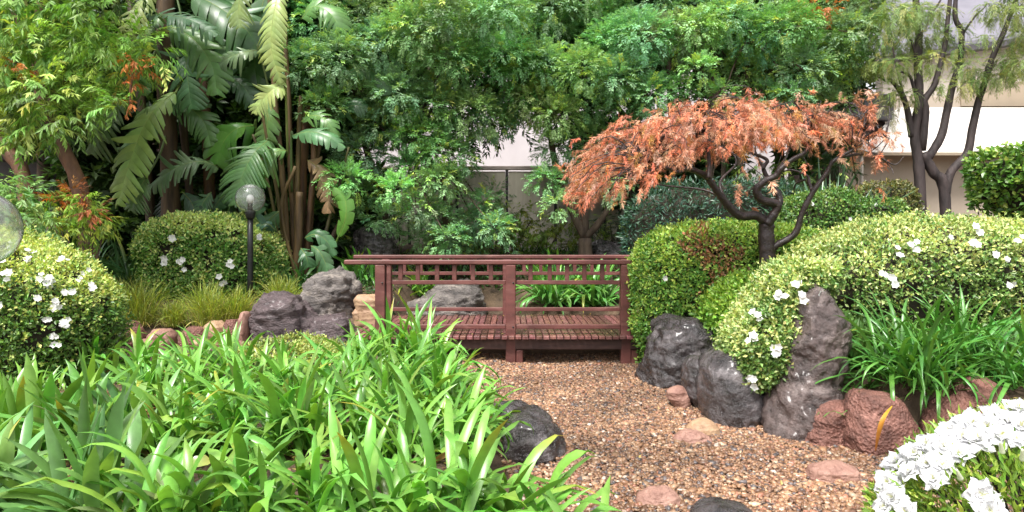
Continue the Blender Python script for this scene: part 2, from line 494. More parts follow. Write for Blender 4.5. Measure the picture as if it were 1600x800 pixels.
def pebble_mesh(mb, P, S, cols):
    n = len(P)
    sh = ico[None] * (1 + .18 * rng.normal(size=(n, 12, 1)))
    sh = sh * (np.stack([rng.uniform(.8, 1.5, n), rng.uniform(.7, 1.05, n), rng.uniform(.42, .75, n)], -1) * S[:, None])[:, None, :]
    yaw = rng.uniform(0, 6.283, n); tl = rng.normal(size=n) * .35
    c, s = np.cos(tl)[:, None], np.sin(tl)[:, None]
    x, y, z = sh[..., 0] * c - sh[..., 2] * s, sh[..., 1], sh[..., 0] * s + sh[..., 2] * c
    c, s = np.cos(yaw)[:, None], np.sin(yaw)[:, None]
    v = np.stack([x * c - y * s, x * s + y * c, z], -1) + P[:, None]
    f = (icf[None] + 12 * np.arange(n)[:, None, None]).reshape(-1, 3)
    mb.add(v.reshape(-1, 3), f, np.repeat(cols, 12, 0))


pal = np.array([(.27, .14, .07), (.20, .10, .052), (.33, .19, .105), (.13, .066, .038), (.42, .28, .175), (.28, .12, .07), (.07, .045, .035), (.11, .088, .08), (.48, .37, .28), (.22, .13, .072)])
pw = np.array([.2, .18, .14, .15, .05, .07, .08, .05, .015, .065])
n = 80000
yy = 3.2 + (8.9 - 3.2) * rng.random(n) ** 1.15
xx = np.interp(yy, YK, XL) - .1 + rng.random(n) * (np.interp(yy, YK, XR) - np.interp(yy, YK, XL) + .2)
sz = rng.uniform(.0095, .021, n) * np.where(rng.random(n) < .06, 1.6, 1)
P = np.stack([xx, yy, gz(xx, yy) + .006 + rng.uniform(-.002, .016, n)], -1)
damp = 1 + .30 * np.sin(1.9 * xx + 2.2 * np.sin(1.3 * yy)) * np.sin(2.1 * yy + 1.2 * np.sin(1.7 * xx + 1)) + .14 * np.sin(6.1 * xx + 2 * np.sin(4 * yy)) * np.sin(5.3 * yy)
mb = MB(); pebble_mesh(mb, P, sz, pal[rng.choice(10, n, p=pw)] * [1.0, 1.07, 1.18] * rng.uniform(.62, 1.2, (n, 1)) * damp[:, None])
tag(build('gravel', mb, M['pebble'], origin=(0, 0, 0)), 'wet brown river gravel covering the dry stream', 'gravel', kind='stuff')

# pale path behind the bridge
py2 = np.linspace(15.6, 17.2, 12); px2 = np.linspace(-.2, 6.5, 40)
GX, GY = np.meshgrid(px2, py2)
V = np.stack([GX, GY, gz(GX, GY) + .02], -1).reshape(-1, 3)
i = np.arange(11)[:, None] * 40; j = np.arange(39)[None]
tag(build('path', MB().add(V, np.stack([i + j, i + j + 1, i + 41 + j, i + 40 + j], -1).reshape(-1, 4)), M['path'], origin=(0, 0, 0)), kind='structure', label='pale path beyond the bridge', cat='path')
# ------------------------------------------------------------------ rocks
def fbm(p, o=5, lac=2.0, gain=.55):
    s, a, q = 0., 1., Vector(p)
    for _ in range(o):
        s += a * noise.noise(q); q = q * lac; a *= gain
    return s


def rock(name, label, rows, Y, depth, mat, amp=.12, freq=2.2, strata=0., group=None, cat='rock', nring=52, seg=84, expo=2.3, sink=.1, lean=0., cut=0., crack=.55, seed=None):
    cx = (rows[-1][1] + rows[-1][2]) / 2
    gb = float(gz((cx - 800) / F * Y, Y)) - sink
    V, q, t1, t2 = loft(rows, Y, depth, nring, seg, expo, botz=gb, Ylean=lean)
    Nn = vnormals(V, q)
    size = max(V[:, 0].max() - V[:, 0].min(), V[:, 2].max() - V[:, 2].min())
    sd = Vector((rng.uniform(-50, 50), rng.uniform(-50, 50), rng.uniform(-50, 50)))
    fr = freq / size
    d = np.empty(len(V))
    for k_, p in enumerate(V):
        pv = Vector(p)
        a = fbm(pv * fr + sd, 6)
        r = 1 - abs(noise.noise(pv * fr * 1.7 + sd * .7)) * 2
        r2 = 1 - abs(noise.noise(pv * fr * 4.3 + sd * .3)) * 2
        x = .75 * a + .3 * (r - .5) - .16 * max(0, r2 - .55) * 2 + .10 * noise.noise(pv * fr * 8) - .16 * max(0, .12 - abs(noise.noise(pv * fr * 3.1 + sd * .2))) * 6 + .07 * noise.noise(pv * fr * 17)
        if strata:
            ph = (pv.z + .35 * pv.x + .2 * pv.y) * fr * 2.1 + 2.6 * noise.noise(pv * fr * .8 + sd) + .8 * noise.noise(pv * fr * 2.7 - sd)
            lay = noise.noise(Vector((ph, 3.3 * sd.x, noise.noise(pv * fr * .5) * 1.5)))
            x += strata * 1.6 * lay * (1.0 if abs(Nn[k_][2]) < .7 else .4) * (.4 + abs(noise.noise(pv * fr * 1.1 - sd)) * 1.8)
        d[k_] = x
    for k_, p in enumerate(V):                    # fracture lines between blocks
        ds = noise.voronoi(Vector(p) * fr * 1.5 + sd + Vector((d[k_], d[k_] * .7, 0)) * .4)[0]
        d[k_] += crack * (.5 * ds[0] - max(0, .10 - (ds[1] - ds[0])) * 3.2)
    if cut:                                       # break the surface into flat facets
        d = d * (1 - cut) + cut * np.round(d * 3) / 3
    V = V + Nn * (d * amp * size * .5)[:, None]
    mb = MB().add(V, [q, t1, t2])
    o = build(name, mb, mat, origin=(V[:, 0].mean(), V[:, 1].mean(), gb))
    return tag(o, label, cat, group)


R_ = rock
G1 = 'dark rocks edging the gravel'
R_('boulder', 'wet dark boulder tucked under the hedge with the brown patch', [(498, 1045, 1085), (512, 1025, 1108), (535, 1014, 1118), (560, 1008, 1118), (590, 1003, 1110), (612, 1002, 1090)], 7.2, .9, M['rockdark'], .22, 2.6, group=G1)
R_('boulder', 'big round wet black boulder between the gravel and the cascading azalea', [(546, 1115, 1150), (553, 1104, 1162), (572, 1095, 1178), (605, 1092, 1186), (640, 1095, 1190), (670, 1105, 1178)], 5.9, .75, M['rockdark'], .10, 2.2, group=G1, expo=2.2)
R_('boulder', 'small egg shaped black boulder leaning on the big round black boulder', [(558, 1078, 1104), (568, 1070, 1112), (590, 1066, 1116), (615, 1069, 1114), (640, 1082, 1108)], 6.2, .45, M['rockdark'], .10, 2.2, group=G1, expo=2.1)
R_('standing_stone', 'tall craggy brown standing stone in front of the flowering hedge', [(447, 1262, 1282), (456, 1252, 1292), (478, 1244, 1304), (500, 1236, 1314), (520, 1228, 1320), (545, 1222, 1320), (570, 1218, 1316), (595, 1214, 1308), (606, 1208, 1314), (640, 1196, 1318), (690, 1184, 1312)], 5.5, .75, M['rockbrown'], .12, 2.6, strata=.16, nring=90, seg=120, lean=.12, crack=.32)
R_('red_stone', 'pink topped red stone at the foot of the tall standing stone', [(630, 1302, 1316), (637, 1285, 1322), (652, 1264, 1325), (675, 1257, 1326), (700, 1255, 1318)], 5.22, .36, M['rockred'], .20, 1.5, cut=.7, group='red stones', expo=3)
R_('red_stone', 'broad rounded red stone with a yellow leaf lying down its face', [(612, 1338, 1376), (622, 1330, 1395), (645, 1322, 1415), (675, 1315, 1430), (700, 1318, 1430), (715, 1330, 1424)], 5.05, .5, M['rockred'], .12, 1.7, cut=.3, group='red stones', expo=2.6)
R_('red_stone', 'slanting red stone beside the white flowers in the near corner', [(596, 1518, 1534), (606, 1502, 1550), (622, 1482, 1558), (645, 1455, 1560), (662, 1438, 1556), (700, 1430, 1545)], 5.05, .45, M['rockred'], .18, 1.5, cut=.65, group='red stones', expo=3)
R_('flat_stone', 'flat pink slab lying alone on the gravel below the red stones', [(726, 1288, 1318), (733, 1266, 1338), (745, 1262, 1346), (758, 1280, 1344), (766, 1290, 1335)], 4.38, .24, M['rockpink'], .14, 1.6, cut=.5, sink=.02)
R_('small_stone', 'smooth tan stone half sunk in the gravel in mid stream', [(655, 1092, 1106), (660, 1080, 1116), (668, 1072, 1122), (680, 1070, 1124)], 5.42, .22, M['rocktan'], .06, 1.6, sink=.03)
R_('small_stone', 'flat purplish pink stone touching the smooth tan stone', [(672, 1068, 1090), (680, 1056, 1106), (690, 1050, 1112), (702, 1052, 1108)], 5.12, .2, M['rockpink'], .14, 1.8, sink=.03)
R_('small_stone', 'pale pink stone at the foot of the egg shaped black boulder', [(604, 1052, 1066), (611, 1042, 1074), (622, 1042, 1078), (634, 1052, 1078)], 6.15, .2, M['rockpink'], .12, 1.8, cut=.3, sink=.03)
R_('small_stone', 'rough pink stone at the bottom edge of the gravel', [(764, 1015, 1042), (774, 998, 1058), (788, 990, 1064), (806, 988, 1064)], 3.98, .22, M['rockpink'], .14, 2, sink=.03)
R_('boulder', 'low dark boulder cut off by the bottom edge of the picture', [(786, 1112, 1144), (792, 1094, 1166), (804, 1082, 1178), (830, 1076, 1184)], 3.72, .3, M['rockdark'], .10, 2, group=G1)
R_('boulder', 'dark grey boulder half covered by strap leaves beside the gravel', [(645, 800, 840), (655, 788, 860), (675, 784, 875), (700, 784, 884), (728, 795, 872)], 4.92, .6, M['rockdark'], .14, 2.4, group=G1)
R_('boulder', 'black boulder behind the grey one with strap leaves over it', [(630, 782, 812), (640, 772, 836), (665, 768, 850), (690, 768, 850)], 5.4, .45, M['rockdark'], .14, 2.4, group=G1)
R_('boulder', 'ridged purple brown boulder below the lamp post', [(457, 424, 452), (463, 408, 464), (480, 399, 478), (505, 390, 494), (525, 386, 500), (548, 388, 505)], 8.95, .9, M['rockpurple'], .17, 3.0, strata=.5, nring=50, seg=72)
R_('boulder', 'tall pale grey layered boulder left of the bridge', [(427, 508, 536), (433, 497, 550), (448, 484, 557), (468, 472, 556), (492, 466, 553), (520, 470, 556), (550, 475, 560)], 9.8, 1.0, M['rockgrey'], .20, 3.2, strata=.4, nring=50, seg=72)
R_('boulder', 'low cracked purple boulder between the ridged one and the bridge post', [(497, 500, 535), (507, 486, 550), (522, 474, 560), (545, 470, 568), (566, 474, 568)], 8.72, .7, M['rockpurple'], .22, 3.2, strata=.2)
R_('boulder', 'grey layered boulder seen through the bridge railing', [(441, 700, 735), (448, 684, 748), (464, 664, 756), (480, 636, 757), (495, 612, 758), (518, 600, 765)], 11.9, 1.3, M['rockgrey'], .16, 3.4, strata=.4, nring=46, seg=70)
R_('boulder', 'black boulder in the shade under the trees above the railing', [(356, 570, 600), (364, 558, 616), (385, 553, 622), (410, 552, 624)], 12.8, .9, M['rockdark'], .14, 2.2)
R_('boulder', 'dark boulder at the foot of the forked tree', [(376, 935, 958), (384, 924, 976), (400, 920, 988)], 14.1, .6, M['rockdark'], .16, 2.2)
for lab, rows, mat in [
    ('tan sandstone on top of the small stack beside the bridge post', [(461, 558, 584), (468, 554, 592), (479, 556, 592)], 'rocktan'),
    ('second tan sandstone down in the stack beside the bridge post', [(478, 566, 590), (486, 558, 594), (498, 560, 594)], 'rocktan'),
    ('pale upright stone leaning on the sandstone stack', [(482, 556, 562), (488, 552, 566), (499, 554, 566)], 'rocktan'),
    ('reddish stone at the bottom of the sandstone stack', [(498, 562, 590), (508, 556, 596), (530, 556, 598)], 'rockred')]:
    R_('sandstone', lab, rows, 9.35, .28, M[mat], .14, 1.7, cut=.4, group='sandstones by the bridge post', cat='stone', nring=16, seg=28, expo=3, sink=.02 if rows[-1][0] < 520 else .1)
for lab, rows, mat, Y in [
    ('dark grey upright edging stone beside the flowering hedge', [(494, 178, 190), (505, 172, 195), (525, 170, 198), (548, 172, 197)], 'rockdark', 8.6),
    ('pointed red edging stone next to the dark grey one', [(502, 202, 212), (512, 200, 222), (526, 199, 228), (545, 204, 222)], 'rockred', 8.6),
    ('pale pink edging stone low in front of the pointed red one', [(530, 220, 234), (537, 215, 241), (550, 218, 240)], 'rockpink', 8.45),
    ('wide pinkish tan edging stone under the first grass tuft', [(515, 242, 264), (524, 234, 273), (538, 233, 275), (552, 238, 270)], 'rockpink', 8.6),
    ('large red brown edging stone under the second grass tuft', [(512, 292, 312), (520, 284, 318), (534, 280, 319), (550, 284, 314)], 'rockred', 8.6),
    ('small cream edging stone wedged beside the large red brown one', [(528, 309, 318), (534, 305, 321), (546, 307, 320)], 'rocktan', 8.4),
    ('pale tan edging stone in the upper course of the border', [(503, 326, 344), (510, 319, 352), (520, 318, 353), (532, 322, 350)], 'rocktan', 8.75),
    ('rounded red brown edging stone in the upper course', [(500, 356, 370), (508, 352, 376), (518, 351, 377), (532, 355, 374)], 'rockred', 8.75),
    ('cream edging stone below the two upper ones', [(525, 350, 364), (531, 345, 370), (545, 347, 370)], 'rocktan', 8.5),
    ('slim tan edging stone standing upright against the ridged boulder', [(488, 378, 387), (500, 375, 390), (520, 374, 390), (545, 376, 389)], 'rockpink', 8.65),
    ('small brown edging stone lying in front of the border', [(549, 262, 272), (555, 255, 275), (567, 257, 274)], 'rockred', 8.1)]:
    R_('edging_stone', lab, rows, Y, .30, M[mat], .16, 1.7, cut=.35, group='edging stones', cat='stone', nring=18, seg=32, expo=2.8, sink=.05)

# ------------------------------------------------------------------ bridge
br = thing('footbridge', 'low red brown painted timber footbridge over the dry stream', 'footbridge', (-.2, 9.2, 0))
k = 8.3 / F
xp = lambda p, Y=8.3: (p - 800) / F * Y
mb = MB(); x = -1.95
while x < 1.75:
    y0 = 8.13 + rng.normal() * .004; sh_ = rng.normal() * .0015
    box(mb, x, x + .071, y0, 10.33 + rng.normal() * .004, .318 + sh_, .357 + sh_, .005, col=np.array([1, 1, 1]) * rng.uniform(.62, 1.25) * np.array([1, rng.uniform(.92, 1.1), rng.uniform(.92, 1.1)]))
    x += .083
build('deck', mb, M['deckwood'], br, smooth=False)
for Y in (8.24, 10.2):
    build('beam', box(MB(), -1.95, 1.75, Y, Y + .07, .18, .314, .008), M['beamwood'], br, smooth=False)


def railing(Y, x0, x1, posts, bals):
    mb = MB(); box(mb, x0, x1, Y - .065, Y + .065, 1.205, 1.262, .012); build('handrail', mb, M['paintwood'], br, smooth=False)
    px_ = sorted(posts)
    for a, b in zip(px_[:-1], px_[1:]):
        build('mid_rail', box(MB(), a + .061, b - .061, Y - .022, Y + .022, .962, 1.012, .005), M['paintwood'], br, smooth=False)
        build('lower_rail', box(MB(), a + .061, b - .061, Y - .035, Y + .035, .425, .478, .006), M['paintwood'], br, smooth=False)
    for p in posts:
        build('post', box(MB(), p - .06, p + .06, Y - .062, Y + .062, float(gz(p, Y)) - .12, 1.203, .008), M['paintwood'], br, smooth=False)
    for b in bals:
        build('baluster', box(MB(), b - .026, b + .026, Y - .02, Y + .02, 1.014, 1.203, .004), M['paintwood'], br, smooth=False)


railing(8.3, xp(539), 1.72, [xp(595), xp(798), xp(977)], [xp(q) for q in (626, 653, 683, 710, 739, 767, 829, 859, 886, 913, 941)])
railing(10.2, xp(553, 10.2), 1.85, [xp(604, 10.2), xp(792, 10.2), xp(975, 10.2)], [xp(q, 10.2) for q in (632, 658, 684, 711, 737, 764, 819, 845, 872, 898, 925, 950)])
for p in (595, 798, 977):
    for z_ in (.985, .452):
        mb = MB(); tube(mb, [(xp(p) + .03, 8.2385, z_), (xp(p) + .03, 8.228, z_)], .011, .009, 10, 4); build('bolt', mb, M['blackmetal'], br)
for p in (798, 977):
    a = xp(p) + .064
    build('footing_block', box(MB(), a, a + .085, 8.235, 8.36, -.05, .172, .012), M['paintwood'], br, smooth=False)
build('brace_block', box(MB(), xp(605) + .0, xp(605) + .055, 8.25, 8.35, .36, 1.203, .006), M['paintwood'], br, smooth=False)

# ------------------------------------------------------------------ globe lamps
def lamp(label, c, r, pole_r, zb):
    c = np.array(c)
    t = thing('globe_lamp', label, 'garden lamp', (c[0], c[1], zb), 'globe lamps')
    mb = MB(); tube(mb, [(c[0], c[1], zb - .1), (c[0], c[1], c[2] - r * 1.25)], pole_r, pole_r, 20, 4)
    build('pole', mb, M['blackmetal'], t)
    mb = MB(); tube(mb, [(c[0], c[1], c[2] - r * 1.42), (c[0], c[1], c[2] - r * .93)], pole_r * 1.35, pole_r * 1.9, 24, 4)
    tube(mb, [(c[0], c[1], c[2] - r * 1.0), (c[0], c[1], c[2] - r * .80)], pole_r * 1.9, pole_r * 1.4, 24, 4)
    build('collar', mb, M['blackmetal'], t)
    mb = MB(); sphere(mb, c, r, 48, 32); sphere(mb, c, r * .972, 48, 32, flip=True)
    build('globe', mb, M['glass'], t)
    mb = MB(); tube(mb, [(c[0], c[1], c[2] - r * .80), (c[0], c[1], c[2] - r * .35)], r * .17, r * .15, 16, 4); build('socket', mb, M['blackmetal'], t)
    mb = MB(); sphere(mb, c + [0, 0, -r * .05], r * .26, 20, 14, sz=1.25); build('bulb', mb, M['bulb'], t)
    for nm, z_, s_ in (('sky_glint_cap', .0, 1),):  # white inner cap stands in for sky reflected on the globe
        th = np.linspace(.02, .5, 10); ph = np.linspace(0, 2 * np.pi, 40, endpoint=False)
        rr_ = r * .9
        v = np.stack([np.sin(th)[:, None] * np.cos(ph), np.sin(th)[:, None] * np.sin(ph), s_ * np.cos(th)[:, None] + 0 * ph], -1).reshape(-1, 3) * rr_ + c
        v2 = (v - c) * .96 + c
        i = np.arange(9)[:, None] * 40; j = np.arange(40)[None]; k_ = (j + 1) % 40
        f = np.stack([i + j, i + 40 + j, i + 40 + k_, i + k_], -1).reshape(-1, 4)
        mb = MB(); mb.add(v, f); mb.add(v2, f[:, ::-1])
        if r < .25: build(nm, mb, M['bulb'], t)


lamp('clear globe lamp on a black post in front of the clipped azalea', (xp(391, 10.3), 10.3, CH + 55 / F * 10.3), .218, .043, float(gz(xp(392, 10.3), 10.3)))
Yl = 2.9
lamp('large clear globe lamp cut off by the left edge of the picture', (xp(-37, Yl), Yl, CH + 8 / F * Yl), 61 / F * Yl, .04, float(gz(xp(-37, Yl), Yl)))

# ------------------------------------------------------------------ strap-leaved clumps
def straps(mb, base, nl, L, W, col, e0=(48, 88), bend=(35, 105), seg=10, spread=.05, cs=.16, fold=.22, yaw0=None, yawr=3.1416, tipcol=None, twist=.5):
    yaw = (rng.uniform(-np.pi, np.pi, nl) if yaw0 is None else yaw0 + rng.uniform(-yawr, yawr, nl))
    t = np.linspace(0, 1, seg + 1)
    u = rng.random(nl)
    e_start = np.radians(e0[1] + (e0[0] - e0[1]) * u)
    bd = np.radians(rng.uniform(bend[0], bend[1], nl)) * (.55 + .6 * u)
    ln = L * rng.uniform(.62, 1.12, nl)
    pw_ = rng.uniform(1.3, 2.8, nl)
    e = e_start[:, None] - bd[:, None] * t[None] ** pw_[:, None]
    wander = rng.normal(size=nl)[:, None] * .35 * t[None]
    ds = ln[:, None] / seg
    hx = np.cumsum(np.cos(e) * np.cos(yaw[:, None] + wander) * ds, 1)
    hy = np.cumsum(np.cos(e) * np.sin(yaw[:, None] + wander) * ds, 1)
    hz = np.cumsum(np.sin(e) * ds, 1)
    off = rng.normal(size=(nl, 2)) * spread
    C = np.stack([base[0] + off[:, :1] + hx, base[1] + off[:, 1:] + hy, base[2] - .02 + hz], -1)
    T = unit(np.gradient(C, axis=1))
    tw = rng.normal(size=nl) * twist
    side = np.stack([-np.sin(yaw), np.cos(yaw), 0 * yaw], -1)[:, None] * np.ones((1, seg + 1, 1))
    nrm = unit(np.cross(side, T)); nrm = np.where(nrm[..., 2:] < -.99, -nrm, nrm)
    ct, st_ = np.cos(tw[:, None] * t[None])[..., None], np.sin(tw[:, None] * t[None])[..., None]
    side, nrm = side * ct + nrm * st_, nrm * ct - side * st_
    wp = W * rng.uniform(.7, 1.15, nl)[:, None] * (np.clip(.6 + t * 1.1, 0, 1) * np.clip(1 - t ** 7, .02, 1) * np.clip((1.01 - t) * 5, .02, 1) ** .55)[None]
    up = nrm * wp[..., None] * fold
    v = np.stack([C + side * wp[..., None] * .5 + up, C, C - side * wp[..., None] * .5 + up], 2)
    v = v.reshape(-1, 3)
    m = seg + 1
    b = (np.arange(nl)[:, None, None] * m + np.arange(seg)[None, :, None]) * 3 + np.arange(2)[None, None]
    f = np.stack([b, b + 1, b + 4, b + 3], -1).reshape(-1, 4)
    cl = jit(col, nl, cs)
    cc = np.repeat(cl[:, None], m, 1) * (1 + .25 * (1 - t))[None, :, None]
    if tipcol is not None:
        yes = rng.random(nl) < tipcol[1]
        cc[yes] = cc[yes] * (1 - t ** 4)[None, :, None] + np.array(tipcol[0])[None, None] * (t ** 4)[None, :, None]
    mb.add(v, f, np.repeat(cc.reshape(-1, 3), 3, 0))


GREEN = (.14, .315, .052)
GREY_G = (.15, .30, .085)
ORD = ['first', 'second', 'third', 'fourth', 'fifth', 'sixth', 'seventh', 'eighth', 'ninth', 'tenth', 'eleventh', 'twelfth']
ROWS = [
    # name of the row, px list, Y, leaf length, width, leaves
    ('in the row below the edging stones', [(-10, 6.5, 1), (75, 6.3, .8), (140, 6.5, 1.15), (215, 6.4, .9), (300, 6.3, 1.0), (370, 6.2, 1.15), (440, 6.0, .8)], .50, .042, 26),
    ('in the row beneath the bridge posts', [(565, 6.15, 1.0), (610, 6.35, 1.2), (655, 6.2, 1.3), (695, 6.0, 1.0)], .52, .044, 34),
    ('in the middle row left of the gravel', [(235, 5.35, .9), (310, 5.2, 1.05), (390, 5.25, 1.15), (465, 5.2, 1.0), (545, 5.3, 1.1), (620, 5.2, 1.15), (680, 5.1, 1.0), (728, 5.0, .8)], .52, .042, 30),
    ('in the second row from the camera', [(30, 4.3, .92), (110, 4.3, .98), (200, 4.3, 1.0), (290, 4.2, .95), (380, 4.3, 1.05), (465, 4.25, 1.1), (550, 4.25, 1.0), (635, 4.2, 1.05), (705, 4.35, .85)], .52, .046, 32),
    ('in the row nearest the camera', [(-30, 3.3, 1.0), (150, 3.3, 1.05), (265, 3.2, 1.0), (380, 3.15, .9), (500, 3.2, .95), (610, 3.15, .9), (720, 3.15, 1.15), (800, 3.2, 1.0), (890, 3.0, .8)], .50, .048, 30)]
for rn, lst, L, W, nl in ROWS:
    for i_, (px, Y, s) in enumerate(lst):
        b = ground(px, Y)
        mb = MB()
        big = Y < 4.5 and px < 260
        straps(mb, b, int(2.15 * nl * (.8 + .35 * rng.random()) * .85), L * s * 1.18, W * (1.45 if big else 1.12), GREY_G if (big and rng.random() < .35) else GREEN,
               e0=(30, 88), bend=(45, 165) if Y > 4.6 or not big else (15, 85), cs=.24, spread=.08, tipcol=((.45, .33, .05), .03))
        straps(mb, b, int(rng.integers(3, 8)), L * s * .75, W * .7, (.34, .22, .10), e0=(5, 45), bend=(40, 110), cs=.3, spread=.09, twist=1.2)
        if rng.random() < .5:
            straps(mb, b, 5, L * s * .9, W, (.16, .24, .10), e0=(40, 75), bend=(40, 100), cs=.15)
        tag(build('strap_leaf_plant', mb, M['strap'], origin=b), '%s strap leaved clump from the left %s' % (ORD[i_], rn), 'plant', 'strap leaved clumps in the near bed')
for lab, px, Y, s, nl, L, W, c in [
    ('arching strap leaved clump spilling over the broad red stone', 1420, 5.3, 1, 95, .74, .030, (.06, .17, .030)),
    ('strap leaved clump between the flowering hedge and the right edge', 1500, 5.5, 1, 75, .72, .028, (.065, .185, .032)),
    ('strap leaved clump behind the white flowers at the right edge', 1592, 5.2, 1, 70, .72, .030, (.06, .175, .032)),
    ('short drooping strap leaved clump right behind the pink topped red stone', 1345, 5.32, 1, 45, .5, .026, (.06, .17, .03)),
    ('short drooping strap leaved clump between the two larger red stones', 1452, 5.2, 1, 50, .5, .026, (.065, .18, .03)),
    ('glossy clump of striped strap leaves behind the right bay of the bridge', 868, 11.25, 1, 85, .92, .06, (.09, .23, .05)),
    ('glossy clump of strap leaves behind the right bridge post', 932, 11.2, 1, 85, .9, .06, (.09, .23, .05)),
    ('yellow tipped strap leaved clump behind the left bay of the bridge', 655, 12.3, 1, 46, .66, .05, (.10, .22, .03)),
    ('small strap leaved clump between the grey boulder and the railing', 560, 11.6, 1, 45, .70, .045, (.06, .16, .03)),
    ('small strap leaved clump at the foot of the bird of paradise stems', 470, 11.2, 1, 32, .6, .045, (.04, .11, .03)),
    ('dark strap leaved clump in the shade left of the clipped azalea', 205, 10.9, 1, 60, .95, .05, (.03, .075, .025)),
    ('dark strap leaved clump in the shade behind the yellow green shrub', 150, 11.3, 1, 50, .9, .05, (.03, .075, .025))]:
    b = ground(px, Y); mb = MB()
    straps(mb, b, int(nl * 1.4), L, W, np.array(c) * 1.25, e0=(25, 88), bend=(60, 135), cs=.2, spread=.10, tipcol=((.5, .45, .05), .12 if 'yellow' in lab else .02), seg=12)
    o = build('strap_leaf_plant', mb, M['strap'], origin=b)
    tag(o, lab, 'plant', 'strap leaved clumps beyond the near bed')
    if 'spilling' in lab:
        lm = MB(); P = spline([at(1394, 634, 4.82), at(1382, 650, 4.70), at(1374, 672, 4.69), at(1368, 704, 4.74)], 12)
        wv = np.sin(np.linspace(.25, 2.9, 12)) * .018
        v = np.stack([P - [1, 0, 0] * wv[:, None], P + [0, -.006, 0], P + [1, 0, 0] * wv[:, None]], 1).reshape(-1, 3)
        bb = np.arange(11)[:, None] * 3 + np.arange(2)[None]
        lm.add(v, np.stack([bb, bb + 1, bb + 4, bb + 3], -1).reshape(-1, 4), np.repeat(np.linspace((.62, .33, .035), (.35, .12, .03), 12), 3, 0))
        tag(build('dying_leaf', lm, M['strap'], o), 'withered yellow leaf hanging over the red stone')

# yucca with stiff leaves
for lab, px, Y, L in [('spiky blue green yucca behind the maple trunk', 1290, 10.4, 1.35), ('smaller spiky yucca under the forked bare tree', 1352, 10.9, 1.0)]:
    b = ground(px, Y); b[2] = max(b[2], 1.15); mb = MB()
    tube(mb, [(b[0], b[1], float(gz(b[0], b[1])) - .1), b + [0, 0, .1]], .06, .07, 8, col=(.06, .05, .03))
    straps(mb, b + [0, 0, .08], 75, L, .055, (.075, .14, .075), e0=(18, 85), bend=(2, 22), spread=.03, fold=.3, seg=8)
    tag(build('yucca', mb, M['strap'], origin=b), lab, 'plant', 'yuccas')

# fine ornamental grasses
for lab, px, Y, s in [('fine yellow green grass tuft beside the flowering hedge', 215, 9.25, 1.05), ('fine grass tuft above the wide pinkish edging stone', 272, 9.25, .6), ('widest fine grass tuft below the clipped azalea', 325, 9.25, 1.0), ('small fine grass tuft left of the lamp post', 372, 9.4, .8), ('thin grass tuft between lamp post and grey boulder', 440, 9.9, .8), ('thin grass tuft behind the edging by the dark upright stone', 185, 9.7, .8)]:
    b = ground(px, Y); mb = MB()
    straps(mb, b, 460, .62 * s, .008, (.24, .29, .05), e0=(52, 90), bend=(15, 95), spread=.085 * s, seg=6, cs=.25, fold=.1)
    straps(mb, b, 80, .52 * s, .0075, (.46, .40, .15), e0=(35, 75), bend=(50, 120), spread=.09 * s, seg=6, cs=.2, fold=.1)
    tag(build('grass_tuft', mb, M['grass'], origin=b), lab, 'grass tuft', 'ornamental grass tufts')

# ------------------------------------------------------------------ hedges and shrubs with dense small leaves
def body_disp(V, q, amp, fr, seed):
    Nn = vnormals(V, q); sd = Vector((seed * 3.1, seed * 1.7, seed))
    d = np.array([noise.noise(Vector(p) * fr + sd) + .5 * noise.noise(Vector(p) * fr * 2.3 + sd) for p in V])
    return V + Nn * (d * amp)[:, None]


def project(P):
    return np.stack([800 + P[:, 0] / P[:, 1] * F, HZ - (P[:, 2] - CH) / P[:, 1] * F], -1)


def small_flower(mb, c, nrm, r, npet=6):
    a = rng.uniform(0, 6.28) + np.arange(npet) * 2 * np.pi / npet
    t1 = unit(np.cross(nrm, (.2, .3, 1.))); t2 = np.cross(nrm, t1)
    D = np.cos(a)[:, None] * t1 + np.sin(a)[:, None] * t2 + nrm * rng.uniform(.15, .6)
    leaf_cards(mb, np.tile(c, (npet, 1)), D, np.tile(nrm, (npet, 1)), r * rng.uniform(.85, 1.1, npet), r * .8, jit((.80, .80, .78), npet, .03, .01), fold=.12, broad=.6)


